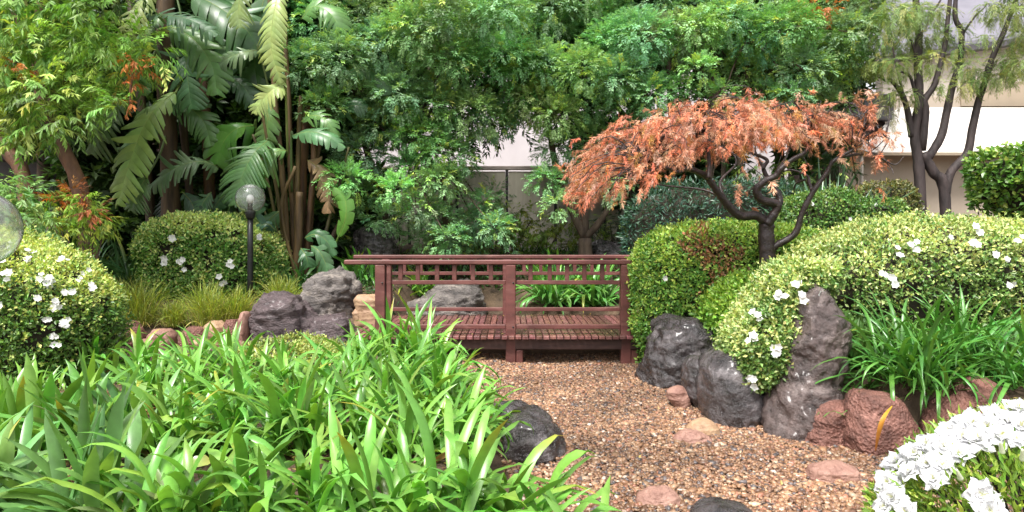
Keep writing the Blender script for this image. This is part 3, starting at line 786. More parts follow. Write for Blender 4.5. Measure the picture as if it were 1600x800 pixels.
def hedge(name, label, cat, bodies, nleaf, L, W, c_old, c_new_lit, new_lit_p=(.15, .6), flowers=(), brown=None, fsize=.05, group=None, lift=.0, litter=None):
    base = None; lm, cm = MB(), MB(); allP, allN = [], []
    for bi, (rows, Y, depth, kw) in enumerate(bodies):
        cx = (rows[-1][1] + rows[-1][2]) / 2
        gb = float(gz((cx - 800) / F * Y, Y)) - .05
        kw = dict(kw); ground_it = kw.pop('ground', True)
        V, q, t1, t2 = loft(rows, Y, depth, 44, 72, botz=gb if ground_it else None, **kw)
        V = body_disp(V, q, .055, 2.2, bi + len(label))
        if base is None: base = (float(V[:, 0].mean()), Y, gb + .05)
        Nn = vnormals(V, q)
        cm.add(V - Nn * .10, [q, t1, t2])  # solid dark core: inner twigs plus shade painted behind the leaf gaps
        hol = {}
        def holes(c):
            return np.array([1.0 if noise.noise(Vector(p_) * 4.2 + Vector((9, 2, bi))) + .5 * noise.noise(Vector(p_) * 9) > -.33 else .18 for p_ in c])
        nb = int(nleaf * .85)
        P, S = sample_quads(V, q, nb, keep=lambda c, n_: holes(c) * (np.where(n_[:, 1] > .35, .25, 1.0)) * (.35 + np.clip(n_[:, 2] + .9, 0, 1)))
        P = P + S * (rng.normal(size=(nb, 1)) * .028 - .012) + rvec(nb) * .01
        D = unit(rvec(nb) + S * .75 + np.array([0, 0, .25])); Nl = unit(rvec(nb) * .8 + S + np.array([0, 0, .4]))
        pn = new_lit_p[0] + (new_lit_p[1] - new_lit_p[0]) * sstep((S[:, 2] + .1) / .8)  # upward faces get more pale leaves: young growth plus painted top light
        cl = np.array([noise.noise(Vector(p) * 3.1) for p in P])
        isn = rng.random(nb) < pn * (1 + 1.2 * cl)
        col = jit(c_old, nb, .28); col[isn] = jit(c_new_lit, int(isn.sum()), .2)
        if brown is not None:
            pj = project(P)
            hit = np.zeros(nb)
            for (bx, by, br_) in brown:
                hit = np.maximum(hit, 1 - np.hypot(pj[:, 0] - bx, pj[:, 1] - by) / br_)
            bb = (rng.random(nb) < np.clip(hit * 2.0, 0, .62)) & (S[:, 1] < .2)
            col[bb] = jit((.37, .20, .10), int(bb.sum()), .25)
        sz_ = rng.uniform(.65, 1.25, nb)
        leaf_cards(lm, P, D, Nl, 1.3 * L * sz_, 1.3 * W * sz_, col)
        allP.append(P); allN.append(S)
        ns_ = int(90 * len(P) / 30000) + 8                      # stray shoots the shears missed
        Ps, Ss = sample_quads(V, q, ns_, keep=lambda c, n_: np.where(n_[:, 1] > .3, .1, 1.0) * np.clip(n_[:, 2] + .6, 0, 1))
        for p_, s_ in zip(Ps, Ss):
            dd = unit(s_ + rng.normal(size=3) * .35 + [0, 0, .35]); ll = rng.uniform(.05, .13); m_ = 8
            tt_ = np.linspace(.15, 1, m_)[:, None]
            leaf_cards(lm, p_ + dd * ll * tt_, dd * .7 + rvec(m_) * .8, rvec(m_) * .7 + s_, L * rng.uniform(.8, 1.3, m_), W * 1.1, jit(c_new_lit, m_, .2))
    t = thing(name, label, cat, base, group)
    build('foliage', lm, M['leafh'], t, smooth=False)
    build('twig_shade_core', cm, M['twig'], t)
    P = np.concatenate(allP); S = np.concatenate(allN); pj = project(P)
    for (fx, fy, fn) in flowers:
        d = np.hypot(pj[:, 0] - fx, pj[:, 1] - fy)
        cand = np.where(d < 14)[0]
        if len(cand) == 0: cand = np.array([d.argmin()])
        i_ = cand[P[cand, 1].argmin()]
        mb = MB()
        for m_ in range(fn):
            c = P[i_] + S[i_] * rng.uniform(.02, .05) + rvec(1)[0] * fsize * (.0 if fn == 1 else .95)
            small_flower(mb, c, unit(S[i_] + rvec(1)[0] * .5 + [0, -.35, .1]), fsize * rng.uniform(.8, 1.15), rng.integers(5, 8))
        build('blossom', mb, M['petal'], t, smooth=False)
    return t


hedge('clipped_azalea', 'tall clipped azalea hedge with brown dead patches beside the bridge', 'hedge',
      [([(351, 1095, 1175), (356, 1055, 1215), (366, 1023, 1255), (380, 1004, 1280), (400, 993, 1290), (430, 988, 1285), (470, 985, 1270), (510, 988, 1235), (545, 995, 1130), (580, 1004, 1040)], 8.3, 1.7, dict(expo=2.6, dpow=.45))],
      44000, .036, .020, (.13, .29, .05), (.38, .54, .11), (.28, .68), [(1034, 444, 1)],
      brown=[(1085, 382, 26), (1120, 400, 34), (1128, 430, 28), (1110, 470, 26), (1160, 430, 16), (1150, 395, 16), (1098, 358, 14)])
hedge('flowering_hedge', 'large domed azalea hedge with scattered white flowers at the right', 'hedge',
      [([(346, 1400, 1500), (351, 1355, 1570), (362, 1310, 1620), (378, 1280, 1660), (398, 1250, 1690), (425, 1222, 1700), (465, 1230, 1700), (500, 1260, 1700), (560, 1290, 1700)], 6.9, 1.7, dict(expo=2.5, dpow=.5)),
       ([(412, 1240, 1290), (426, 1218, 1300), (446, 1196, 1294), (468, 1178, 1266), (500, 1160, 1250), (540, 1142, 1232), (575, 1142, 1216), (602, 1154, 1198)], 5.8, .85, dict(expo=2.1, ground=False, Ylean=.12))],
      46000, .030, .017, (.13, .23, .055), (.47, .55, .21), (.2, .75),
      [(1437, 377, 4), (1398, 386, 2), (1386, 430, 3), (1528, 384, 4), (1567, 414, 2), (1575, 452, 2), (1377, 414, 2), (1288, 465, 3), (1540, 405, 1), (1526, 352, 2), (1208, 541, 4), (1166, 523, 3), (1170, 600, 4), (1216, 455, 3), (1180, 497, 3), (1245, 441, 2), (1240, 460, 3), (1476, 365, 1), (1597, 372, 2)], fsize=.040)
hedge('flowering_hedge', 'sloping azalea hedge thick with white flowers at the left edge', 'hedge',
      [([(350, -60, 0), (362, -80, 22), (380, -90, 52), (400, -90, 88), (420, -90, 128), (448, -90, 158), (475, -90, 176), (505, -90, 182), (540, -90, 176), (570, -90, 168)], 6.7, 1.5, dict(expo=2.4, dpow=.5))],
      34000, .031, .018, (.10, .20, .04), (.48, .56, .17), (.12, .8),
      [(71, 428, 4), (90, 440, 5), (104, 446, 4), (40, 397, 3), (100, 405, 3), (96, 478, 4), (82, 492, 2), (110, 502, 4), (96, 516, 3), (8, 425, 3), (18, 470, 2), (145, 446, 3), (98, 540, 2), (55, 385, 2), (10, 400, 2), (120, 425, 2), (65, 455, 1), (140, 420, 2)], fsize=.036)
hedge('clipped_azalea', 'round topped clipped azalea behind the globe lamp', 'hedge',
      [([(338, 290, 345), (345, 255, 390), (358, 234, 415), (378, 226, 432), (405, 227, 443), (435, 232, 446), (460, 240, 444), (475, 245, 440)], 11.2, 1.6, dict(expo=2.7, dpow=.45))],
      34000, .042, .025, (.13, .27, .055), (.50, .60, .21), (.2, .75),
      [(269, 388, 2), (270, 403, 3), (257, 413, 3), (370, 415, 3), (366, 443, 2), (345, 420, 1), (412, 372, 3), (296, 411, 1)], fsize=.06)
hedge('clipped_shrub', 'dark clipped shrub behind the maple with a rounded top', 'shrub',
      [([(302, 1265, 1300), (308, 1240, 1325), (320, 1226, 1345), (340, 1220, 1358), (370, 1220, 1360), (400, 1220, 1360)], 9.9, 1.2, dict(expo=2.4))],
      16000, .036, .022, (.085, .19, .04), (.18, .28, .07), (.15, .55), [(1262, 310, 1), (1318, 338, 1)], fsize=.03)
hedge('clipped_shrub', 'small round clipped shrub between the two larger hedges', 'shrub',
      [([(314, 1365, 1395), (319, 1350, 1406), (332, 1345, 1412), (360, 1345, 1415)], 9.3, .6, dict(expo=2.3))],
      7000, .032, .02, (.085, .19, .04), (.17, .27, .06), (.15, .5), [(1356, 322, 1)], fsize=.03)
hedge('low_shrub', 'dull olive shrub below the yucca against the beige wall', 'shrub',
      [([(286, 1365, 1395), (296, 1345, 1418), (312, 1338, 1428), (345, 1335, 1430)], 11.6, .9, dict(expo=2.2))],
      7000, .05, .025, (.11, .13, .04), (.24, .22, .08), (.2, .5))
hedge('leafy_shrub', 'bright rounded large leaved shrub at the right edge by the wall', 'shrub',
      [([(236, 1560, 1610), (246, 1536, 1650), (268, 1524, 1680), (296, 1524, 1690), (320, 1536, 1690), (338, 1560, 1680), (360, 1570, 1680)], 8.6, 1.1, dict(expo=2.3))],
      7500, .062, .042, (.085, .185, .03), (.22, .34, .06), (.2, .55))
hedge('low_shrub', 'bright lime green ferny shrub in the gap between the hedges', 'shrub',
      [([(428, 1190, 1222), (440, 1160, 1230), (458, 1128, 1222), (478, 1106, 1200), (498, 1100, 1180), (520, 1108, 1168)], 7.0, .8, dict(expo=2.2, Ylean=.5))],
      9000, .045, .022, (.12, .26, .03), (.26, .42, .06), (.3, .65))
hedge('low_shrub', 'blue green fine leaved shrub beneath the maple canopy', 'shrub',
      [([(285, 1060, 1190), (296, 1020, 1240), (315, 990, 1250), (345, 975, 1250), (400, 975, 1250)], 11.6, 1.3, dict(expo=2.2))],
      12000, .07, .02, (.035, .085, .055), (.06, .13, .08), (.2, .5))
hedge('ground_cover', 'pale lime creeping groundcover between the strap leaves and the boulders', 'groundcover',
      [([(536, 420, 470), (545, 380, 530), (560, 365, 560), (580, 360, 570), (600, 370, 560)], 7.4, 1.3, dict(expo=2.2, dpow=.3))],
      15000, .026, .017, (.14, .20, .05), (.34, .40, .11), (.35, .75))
# ------------------------------------------------------------------ front azalea with ruffled white flowers
def ruffled(mb, c, nrm, R, nw=3, npt=6):
    t1 = unit(np.cross(nrm, unit(rng.normal(size=3)))); t2 = np.cross(nrm, t1)
    g = np.linspace(0, 1, 6); s = np.linspace(-1, 1, 7)
    for wv in range(nw):
        a0 = rng.uniform(0, 6.28)
        for p in range(npt):
            a = a0 + p * 2 * np.pi / npt + rng.normal() * .12
            el = [.15, .55, .95][wv] + rng.normal() * .12
            Rr = R * [1.0, .8, .55][wv] * rng.uniform(.85, 1.1)
            D = np.cos(a) * t1 + np.sin(a) * t2; S = -np.sin(a) * t1 + np.cos(a) * t2
            ph = rng.uniform(0, 6.28)
            wdt = Rr * .40 * np.sin(np.clip(g * .8 + .16, 0, 1) * np.pi) ** .8 + Rr * .03
            hz = Rr * (np.sin(el) * g * 1.0 - .22 * g ** 2.5)
            rr = Rr * (np.cos(el) * g)
            ruff = .11 * Rr * g[:, None] ** 1.5 * np.sin(3.4 * s[None] + ph) + .045 * Rr * g[:, None] ** 2 * np.sin(7 * s[None] + 2 * ph)
            edge = (1 - .16 * s ** 2 + .06 * np.cos(7 * s + ph))[None]
            v = c + D * (rr[:, None] * edge)[..., None] + S * (wdt[:, None] * s[None])[..., None] + nrm * (hz[:, None] + ruff)[..., None]
            i = np.arange(5)[:, None] * 7; j = np.arange(6)[None]
            mb.add(v.reshape(-1, 3), np.stack([i + j, i + j + 1, i + 8 + j, i + 7 + j], -1).reshape(-1, 4), np.repeat(np.array([.60, .66, .40]) * np.clip(1 - g * 3.2, 0, 1)[:, None] + np.array([.72, .72, .735]) * (1 - np.clip(1 - g * 3.2, 0, 1))[:, None], 7, 0))
    for q in range(7):
        D = unit(nrm * 1.0 + rng.normal(size=3) * .25)
        leaf_cards(mb, c[None], D[None], unit(rng.normal(size=3))[None], R * .62, R * .035, (.62, .62, .25))


C0 = np.array(at(1640, 905, 2.2)); RAD = np.array([.575, .45, .545])
fz = float(gz(C0[0], C0[1]))
fa = thing('azalea_bush', 'azalea bush crowned with ruffled white flowers in the near right corner', 'azalea', (C0[0], C0[1], fz))
n = 13000
U = unit(rng.normal(size=(n, 3))); U[:, 2] = np.abs(U[:, 2]) * 1.0 - .15 * rng.random(n)
U = unit(U)
Pp = C0 + U * RAD * rng.uniform(.80, 1.0, (n, 1))
mb = MB()
cl = jit((.15, .26, .035), n, .25); q_ = rng.random(n) < .4; cl[q_] = jit((.32, .44, .07), int(q_.sum()), .2)
leaf_cards(mb, Pp, U * .8 + rvec(n) * .8 + [0, 0, .3], rvec(n) * .6 + U, rng.uniform(.028, .05, n), .011, cl, fold=.15)
build('foliage', mb, M['leafh'], fa, smooth=False)
mb = MB()
for q in range(26):
    u = unit(rng.normal(size=3)); u[2] = abs(u[2]) + .2; u = unit(u)
    tube(mb, [(C0[0] + rng.normal() * .04, C0[1] + rng.normal() * .04, fz - .05), C0 + u * RAD * .4, C0 + u * RAD * .92], .012, .003, 6, 8)
build('branches', mb, M['twig'], fa)


def on_ellipsoid(px, py):
    d = np.array([(px - 800) / F, 1., -(py - HZ) / F]); o = np.array([0, 0, CH])
    a = ((d / RAD) ** 2).sum(); oc = (o - C0) / RAD; b = 2 * (oc * d / RAD).sum(); c = (oc ** 2).sum() - 1
    disc = b * b - 4 * a * c
    t = (-b - math.sqrt(disc)) / (2 * a) if disc > 0 else -b / (2 * a)
    p = o + d * t; nn = unit((p - C0) / RAD ** 2)
    return p, nn


for (px, py, R) in [(1388, 792, .052), (1392, 757, .055), (1405, 727, .055), (1432, 712, .05), (1452, 698, .052), (1478, 702, .055), (1488, 680, .055), (1508, 690, .055),
                    (1522, 668, .055), (1545, 672, .055), (1558, 656, .055), (1578, 664, .055), (1592, 644, .055), (1597, 672, .055), (1425, 740, .045), (1455, 728, .05),
                    (1400, 780, .05), (1475, 730, .045), (1500, 712, .045), (1530, 690, .05), (1565, 684, .045), (1536, 776, .055), (1462, 752, .040), (1420, 802, .045), (1548, 800, .05), (1588, 690, .04)]:
    p, nn = on_ellipsoid(px, py)
    mb = MB(); R = R * rng.uniform(.92, 1.15); ruffled(mb, p + nn * .012, unit(nn + rng.normal(size=3) * .22 + np.array([-.1, -.5, .1])), R)
    build('flower', mb, M['petal'], fa)
for (px, py) in [(1501, 748), (1566, 707), (1598, 718)]:
    p, nn = on_ellipsoid(px, py); mb = MB(); d = unit(nn + [-.2, -.2, .5])
    tube(mb, [p, p + d * .012, p + d * .03, p + d * .044], .009, .003, 10, 10, col=(.78, .80, .62)); build('bud', mb, M['petal'], fa)

# ------------------------------------------------------------------ leaf sprays and crowns
def proto(kind):
    m = MB()
    if kind == 'feather':
        npair = 8; t = np.linspace(.14, .95, npair)
        x = t; z = .10 * t - .28 * t ** 2
        for s in (-1, 1):
            P = np.stack([x, 0 * x, z], -1)
            D = np.stack([np.full(npair, .62), np.full(npair, s * .78), -.12 - .15 * t + .30 * rng.normal(size=npair)], -1)
            leaf_cards(m, P, D, np.stack([.25 * t, 0 * t, 1 + 0 * t], -1) + rvec(npair) * .7, .36 * (1 - .35 * np.abs(t - .45)) * rng.uniform(.7, 1.2, npair), .115, (1, 1, 1), fold=.12)
        leaf_cards(m, np.array([[.93, 0, -.27]]), np.array([[.7, 0, -.7]]), np.array([[.7, 0, .7]]), .26, .08, (1, 1, 1))
    if kind == 'lance':
        nl = 13; t = np.linspace(.1, 1, nl); a = rng.uniform(0, 6.28, nl)
        P = np.stack([t, 0 * t, .1 * t - .25 * t ** 2], -1)
        D = np.stack([.55 + .3 * t, .8 * np.cos(a), .45 * np.sin(a) - .75], -1)
        leaf_cards(m, P, D, np.stack([.6 + 0 * t, 0 * t, .6 + 0 * t], -1) + rvec(nl) * .35, rng.uniform(.42, .62, nl), .12, (1, 1, 1), fold=.16)
    if kind == 'willow':
        npair = 13; t = np.linspace(.05, 1, npair); x = .55 * t - .15 * t ** 2; z = -.85 * t ** 1.7 + .1 * t
        for s in (-1, 1):
            P = np.stack([x, 0 * x, z], -1)
            D = np.stack([.45 + 0 * t, s * .6 + 0 * t, -.75 - .2 * t], -1) + .2 * rng.normal(size=(npair, 3))
            leaf_cards(m, P, D, rvec(npair) * .5 + [.8, 0, .5], .26, .035, (1, 1, 1), fold=.1)
    if kind == 'broad':
        nl = 9; a = np.arange(nl) * 2.4 + rng.uniform(0, 1); t = np.linspace(0, 1, nl)
        P = np.stack([.5 * t, 0 * t, 0 * t], -1)
        D = np.stack([.6 + 0 * t, np.cos(a), .6 * np.sin(a) - .25], -1)
        leaf_cards(m, P, D, rvec(nl) * .4 + [.3, 0, 1], .55, .24, (1, 1, 1), fold=.14)
    if kind == 'maple':
        nl = 9; t = np.linspace(.05, 1, nl)
        for s in (-1, 1):
            P = np.stack([.8 * t, 0 * t, .15 * t - .55 * t ** 2], -1)
            for q in range(3):
                D = np.stack([.4 + .45 * rng.normal(size=nl), s * .35 + .45 * rng.normal(size=nl), -.7 + .45 * rng.normal(size=nl)], -1)
                leaf_cards(m, P, D, rvec(nl) + [.6, 0, .2], rng.uniform(.25, .5, nl), .042, (1, 1, 1), fold=.15)
    v = np.concatenate(m.v)
    return v.reshape(-1, 4, 3)


PROTO = {k_: [proto(k_) for _ in range(6)] for k_ in ('feather', 'lance', 'willow', 'broad', 'maple')}


def sprays(mb, kind, P, D, size, cols, cj=.12, up=(0, 0, 1)):
    """Place one spray per row: at P, heading along D."""
    n = len(P); D = unit(D)
    U_ = np.tile(np.asarray(up, float), (n, 1)) + rvec(n) * .25
    S = unit(np.cross(U_, D)); Z = np.cross(D, S)
    Rm = np.stack([D, S, Z], -1)
    size = np.broadcast_to(size, (n,))
    pick = rng.integers(0, 6, n)
    for k_ in range(6):
        id_ = np.where(pick == k_)[0]
        if len(id_) == 0: continue
        pr = PROTO[kind][k_]; L_ = len(pr)
        v = np.einsum('nij,lqj->nlqi', Rm[id_], pr) * size[id_][:, None, None, None] + P[id_][:, None, None]
        c = cols[id_][:, None] * np.exp(rng.normal(size=(len(id_), L_, 1)) * cj)
        mb.add(v.reshape(-1, 3), np.arange(len(id_) * L_ * 4).reshape(-1, 4), np.repeat(c.reshape(-1, 3), 4, 0))


def crown_clumps(mb, kind, clumps, per, size, col, col2=None, frac2=.2, flat=.75, droop=.35, up_bias=.35, inner=.3):
    """clumps = rows of (centre xyz, radius); every clump is a dome of sprays."""
    for c, r in clumps:
        n = max(6, int(per * (r / .5) ** 2))
        U = unit(rng.normal(size=(n, 3)) + [0, -.15, up_bias])
        rad = r * (inner + (1 - inner) * rng.random((n, 1)) ** .5)
        P = np.asarray(c) + U * rad * [1, 1, flat]
        D = U + rvec(n) * .45 + [0, 0, -droop]
        base = np.asarray(col) * np.exp(rng.normal() * .16) * np.exp(rng.normal(size=3) * [.10, .04, .12])
        cl = jit(base, n, .12, .05)
        if col2 is not None:
            yes = rng.random(n) < frac2 * rng.uniform(0, 2)
            cl[yes] = jit(col2, int(yes.sum()), .15)
        sprays(mb, kind, P, D, size * rng.uniform(.75, 1.25, n), cl)


def limbs(mb, start, targets, r0, r1=.008, bend=.25, seg=7, n=12):
    for tgt in targets:
        s = np.asarray(start); t = np.asarray(tgt); m = (s + t) / 2 + np.array([rng.normal() * .1, rng.normal() * .1, 1.]) * bend * np.linalg.norm(t - s) * .35
        tube(mb, [s, m, t], r0, r1, seg, n, wob=.05)


def rnd_clumps(pxr, pyr, Yr, n, rr, avoid=()):
    out = []
    while len(out) < n:
        px, py, Y = rng.uniform(*pxr), rng.uniform(*pyr), rng.uniform(*Yr)
        if any(a < px < c and b < py < d for a, b, c, d in avoid): continue
        out.append((at(px, py, Y), rng.uniform(*rr)))
    return out


LEAFC, LEAFD, LEAFY = (.225, .40, .195), (.045, .10, .032), (.38, .52, .13)  # LEAFD on rear clumps puts shade behind the lit LEAFC clumps into leaf colour
GAPS = [(738, 205, 835, 300), (800, 270, 905, 390), (1330, 60, 1700, 420), (690, 300, 735, 372), (590, 230, 630, 330)]
# two large feathery trees across the middle
t = thing('feathery_tree', 'large feathery leaved tree with drooping sprays left of the gap above the bridge', 'tree', ground(640, 13.2), 'feathery trees')
A = [(500, 40, 55), (560, 25, 60), (478, 105, 48), (530, 95, 55), (600, 75, 55), (650, 50, 55), (700, 95, 55), (745, 120, 50), (690, 30, 60), (750, 50, 60), (560, 150, 50), (620, 150, 48), (680, 170, 50),
     (735, 180, 50), (770, 190, 42), (600, 200, 40), (650, 215, 45), (690, 240, 42), (560, 245, 45), (540, 285, 34), (640, 270, 38), (690, 285, 36), (715, 250, 32), (590, 180, 45), (650, 330, 34), (690, 345, 32), (660, 372, 28), (560, 305, 30), (600, 345, 30), (700, 375, 26), (505, 170, 35), (620, 300, 32), (745, 350, 30), (775, 360, 28), (755, 320, 24)]
cl = []
for (px, py, r) in A:
    Y = 12.3 + rng.uniform(-.7, .9); cl.append((at(px, py, Y), r / F * Y))
cl_b = rnd_clumps((470, 800), (-60, 215), (13.3, 14.8), 42, (.4, .7), GAPS) + rnd_clumps((440, 820), (-110, -20), (13.2, 14.8), 14, (.5, .8))
mb = MB(); crown_clumps(mb, 'feather', [(c_, r_ * .88) for c_, r_ in cl], 270, .20, LEAFC, LEAFY, .07, droop=.15, up_bias=.5)
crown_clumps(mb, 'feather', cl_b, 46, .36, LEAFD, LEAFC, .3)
build('crown', mb, M['leaf'], t, smooth=False)
mb = MB(); g = ground(640, 13.2)
fork = at(650, 210, 13.2)
tube(mb, [g - [0, 0, .1], at(700, 330, 13.2), fork], .11, .075, 10, 14, wob=.04)
tube(mb, [g - [.3, 0, .1], at(600, 330, 13.3), at(560, 180, 13.3), at(540, 0, 13.4)], .09, .05, 10, 18, wob=.04)
tube(mb, [fork, at(680, 60, 13.2), at(690, -200, 13.2)], .075, .04, 8, 14)
limbs(mb, fork, [c for c, r in cl[::2]], .035)
limbs(mb, at(555, 160, 13.3), [c for c, r in cl[1::4]], .03)
build('trunk', mb, M['bark'], t)

t = thing('feathery_tree', 'feathery leaved tree with three forked trunks rising behind the right bay of the bridge', 'tree', ground(915, 13.6), 'feathery trees')
A = [(810, 130, 50), (850, 105, 48), (835, 165, 46), (800, 165, 36), (890, 70, 55), (880, 130, 42), (830, 60, 55), (955, 75, 50), (1000, 60, 55), (960, 125, 40), (910, 110, 40), (945, 40, 55), (1000, 110, 42),
     (1050, 60, 48), (1085, 50, 45), (1110, 85, 40), (870, 185, 40), (920, 165, 38), (975, 165, 34), (870, 235, 36), (850, 285, 26), (930, 225, 40), (975, 230, 34), (900, 280, 28), (790, 90, 45), (1020, 150, 34), (780, 20, 55), (860, 20, 55), (925, -5, 55), (1010, 5, 55), (870, 320, 20), (955, 290, 26), (1140, 30, 40)]
cl = []
for (px, py, r) in A:
    Y = 12.6 + rng.uniform(-.8, .9); cl.append((at(px, py, Y), r / F * Y))
cl_b = rnd_clumps((800, 1040), (-60, 240), (13.5, 15), 34, (.4, .7), GAPS) + rnd_clumps((800, 1180), (-110, -30), (13.4, 15), 14, (.5, .8))
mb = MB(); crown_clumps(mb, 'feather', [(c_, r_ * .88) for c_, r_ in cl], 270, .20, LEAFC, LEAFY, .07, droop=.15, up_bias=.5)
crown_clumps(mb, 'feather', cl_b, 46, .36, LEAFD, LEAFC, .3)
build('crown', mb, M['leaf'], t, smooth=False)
mb = MB(); g = ground(915, 13.6); fk = at(914, 372, 13.6)
tube(mb, [g - [0, 0, .15], fk], .16, .13, 12, 6, wob=.04)
tube(mb, [fk, at(890, 320, 13.6), at(868, 260, 13.7), at(850, 120, 13.8), at(830, -120, 13.8)], .09, .04, 9, 22, wob=.04)
tube(mb, [fk, at(914, 310, 13.6), at(918, 200, 13.6), at(905, 60, 13.4), at(905, -150, 13.4)], .085, .04, 9, 22, wob=.04)
tube(mb, [fk, at(938, 345, 13.5), at(962, 300, 13.4), at(1000, 180, 13.3), at(1040, 40, 13.3)], .075, .03, 9, 22, wob=.04)
limbs(mb, at(860, 190, 13.7), [c for c, r in cl[0:9]], .03)
limbs(mb, at(912, 150, 13.5), [c for c, r in cl[9:20]], .03)
build('trunk', mb, M['bark'], t)

t = thing('feathery_tree', 'feathery leaved tree with slender stems standing behind the orange maple', 'tree', ground(1130, 12.8), 'feathery trees')
A = [(1080, 20, 48), (1130, 45, 48), (1180, 60, 50), (1230, 45, 50), (1275, 60, 50), (1310, 85, 44), (1255, 110, 42), (1210, 105, 40), (1165, 110, 34), (1290, 130, 38), (1330, 50, 40), (1335, 100, 30), (1200, 5, 55), (1270, 0, 55), (1330, 5, 45), (1060, 140, 28), (1240, 150, 28), (1095, 110, 26), (1300, 165, 24), (1200, 150, 26), (1130, 150, 24)]
cl = []
for (px, py, r) in A:
    Y = 12.4 + rng.uniform(-.7, .8); cl.append((at(px, py, Y), r / F * Y))
cl_b = rnd_clumps((1060, 1340), (-60, 120), (13.2, 14.4), 22, (.35, .6), [(1030, 80, 1090, 140), (1125, 90, 1170, 140)]) + rnd_clumps((1060, 1380), (-110, -30), (13, 14.4), 12, (.5, .8))
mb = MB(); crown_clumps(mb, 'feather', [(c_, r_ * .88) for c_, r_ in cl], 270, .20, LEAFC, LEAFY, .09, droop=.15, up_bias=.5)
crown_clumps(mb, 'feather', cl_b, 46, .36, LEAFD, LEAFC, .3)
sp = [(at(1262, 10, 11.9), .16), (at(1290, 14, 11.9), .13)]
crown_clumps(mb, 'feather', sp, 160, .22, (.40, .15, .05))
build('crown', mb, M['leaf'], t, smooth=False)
mb = MB()
for pts, r in [([(1052, 400), (1050, 250), (1046, 130), (1040, 0), (1030, -150)], .07), ([(1110, 400), (1108, 250), (1116, 120), (1125, 0), (1125, -150)], .08), ([(1125, 400), (1130, 250), (1120, 140), (1108, 20)], .05), ([(1150, 400), (1158, 220), (1166, 110), (1172, 0), (1180, -140)], .07), ([(1160, 230), (1185, 150), (1230, 70)], .035), ([(1118, 180), (1090, 90), (1060, 20)], .04), ([(1165, 150), (1150, 110), (1128, 80)], .025)]:
    P = [at(a, b, 12.9) for a, b in pts]
    if pts[0][1] == 400: P[0][2] = float(gz(P[0][0], 12.9)) - .15
    tube(mb, P, r, r * .5, 9, 20, wob=.05)
limbs(mb, at(1170, 60, 12.9), [c for c, r in cl[::2]], .03)
build('trunk', mb, M['bark'], t)

# darker trees further back close the view between the front crowns
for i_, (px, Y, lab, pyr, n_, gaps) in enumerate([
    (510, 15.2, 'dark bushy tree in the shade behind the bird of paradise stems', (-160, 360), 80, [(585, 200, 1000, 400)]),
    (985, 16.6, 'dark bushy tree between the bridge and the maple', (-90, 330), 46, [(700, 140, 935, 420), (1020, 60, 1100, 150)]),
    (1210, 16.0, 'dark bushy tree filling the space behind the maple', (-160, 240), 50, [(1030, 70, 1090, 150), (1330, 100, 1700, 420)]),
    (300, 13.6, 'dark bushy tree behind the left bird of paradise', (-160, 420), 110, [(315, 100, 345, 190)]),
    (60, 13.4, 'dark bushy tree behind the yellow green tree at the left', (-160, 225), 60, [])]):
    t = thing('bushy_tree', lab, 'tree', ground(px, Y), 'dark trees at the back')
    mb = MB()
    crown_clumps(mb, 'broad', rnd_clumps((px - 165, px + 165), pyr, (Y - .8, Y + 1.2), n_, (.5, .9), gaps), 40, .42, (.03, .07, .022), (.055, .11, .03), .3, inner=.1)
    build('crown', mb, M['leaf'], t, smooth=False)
    mb = MB(); g = ground(px, Y)
    tube(mb, [g - [0, 0, .1], at(px + 8, 230, Y), at(px - 6, -150, Y)], .14, .07, 9, 14, wob=.05)
    limbs(mb, at(px + 4, 200, Y), [at(px + a, b, Y + c) for a, b, c in [(-120, 60, .3), (110, 80, .2), (-60, -60, -.3), (80, -80, .4)]], .06)
    build('trunk', mb, M['bark'], t)

# low olive bushes behind the railing
for lab, px, Y, w_, top, col in [
    ('loose olive bush under the drooping sprays behind the bridge', 690, 13.6, 55, 345, LEAFC), ('yellow green bush against the stained fence', 800, 14.6, 62, 318, (.20, .30, .06)),
    ('feathery bush left of the stained fence gap', 755, 13.9, 45, 290, LEAFC), ('low bush beside the pale path', 852, 15.0, 52, 330, (.18, .27, .06)), ('dark green bush behind the left limb of the maple', 1095, 13.0, 70, 232, LEAFD), ('mid green bush behind the curled limb of the maple', 1195, 12.8, 70, 228, (.12, .20, .06)), ('dark bush in front of the dark outbuilding', 1285, 13.0, 50, 215, LEAFD), ('grey green bush behind the forked trunks', 960, 14.8, 50, 335, (.07, .11, .06)), ('dark bush left of the black boulder', 540, 13.6, 45, 340, LEAFD)]:
    g = ground(px, Y); mb = MB()
    zt = at(px, top, Y)[2]; hw = w_ / F * Y
    cs = [((g[0] + rng.uniform(-hw, hw), Y + rng.uniform(-.3, .3), rng.uniform(g[2] + .08, max(zt - .15, g[2] + .25))), .27) for _ in range(13)]
    crown_clumps(mb, 'lance', cs, 60, .2, col, LEAFY, .2, inner=.1)
    t = thing('leafy_bush', lab, 'bush', g, 'low bushes behind the bridge'); build('foliage', mb, M['leaf'], t, smooth=False)
    mb = MB(); limbs(mb, g - [0, 0, .05], [c for c, r in cs[:6]], .02); build('stems', mb, M['bark'], t)

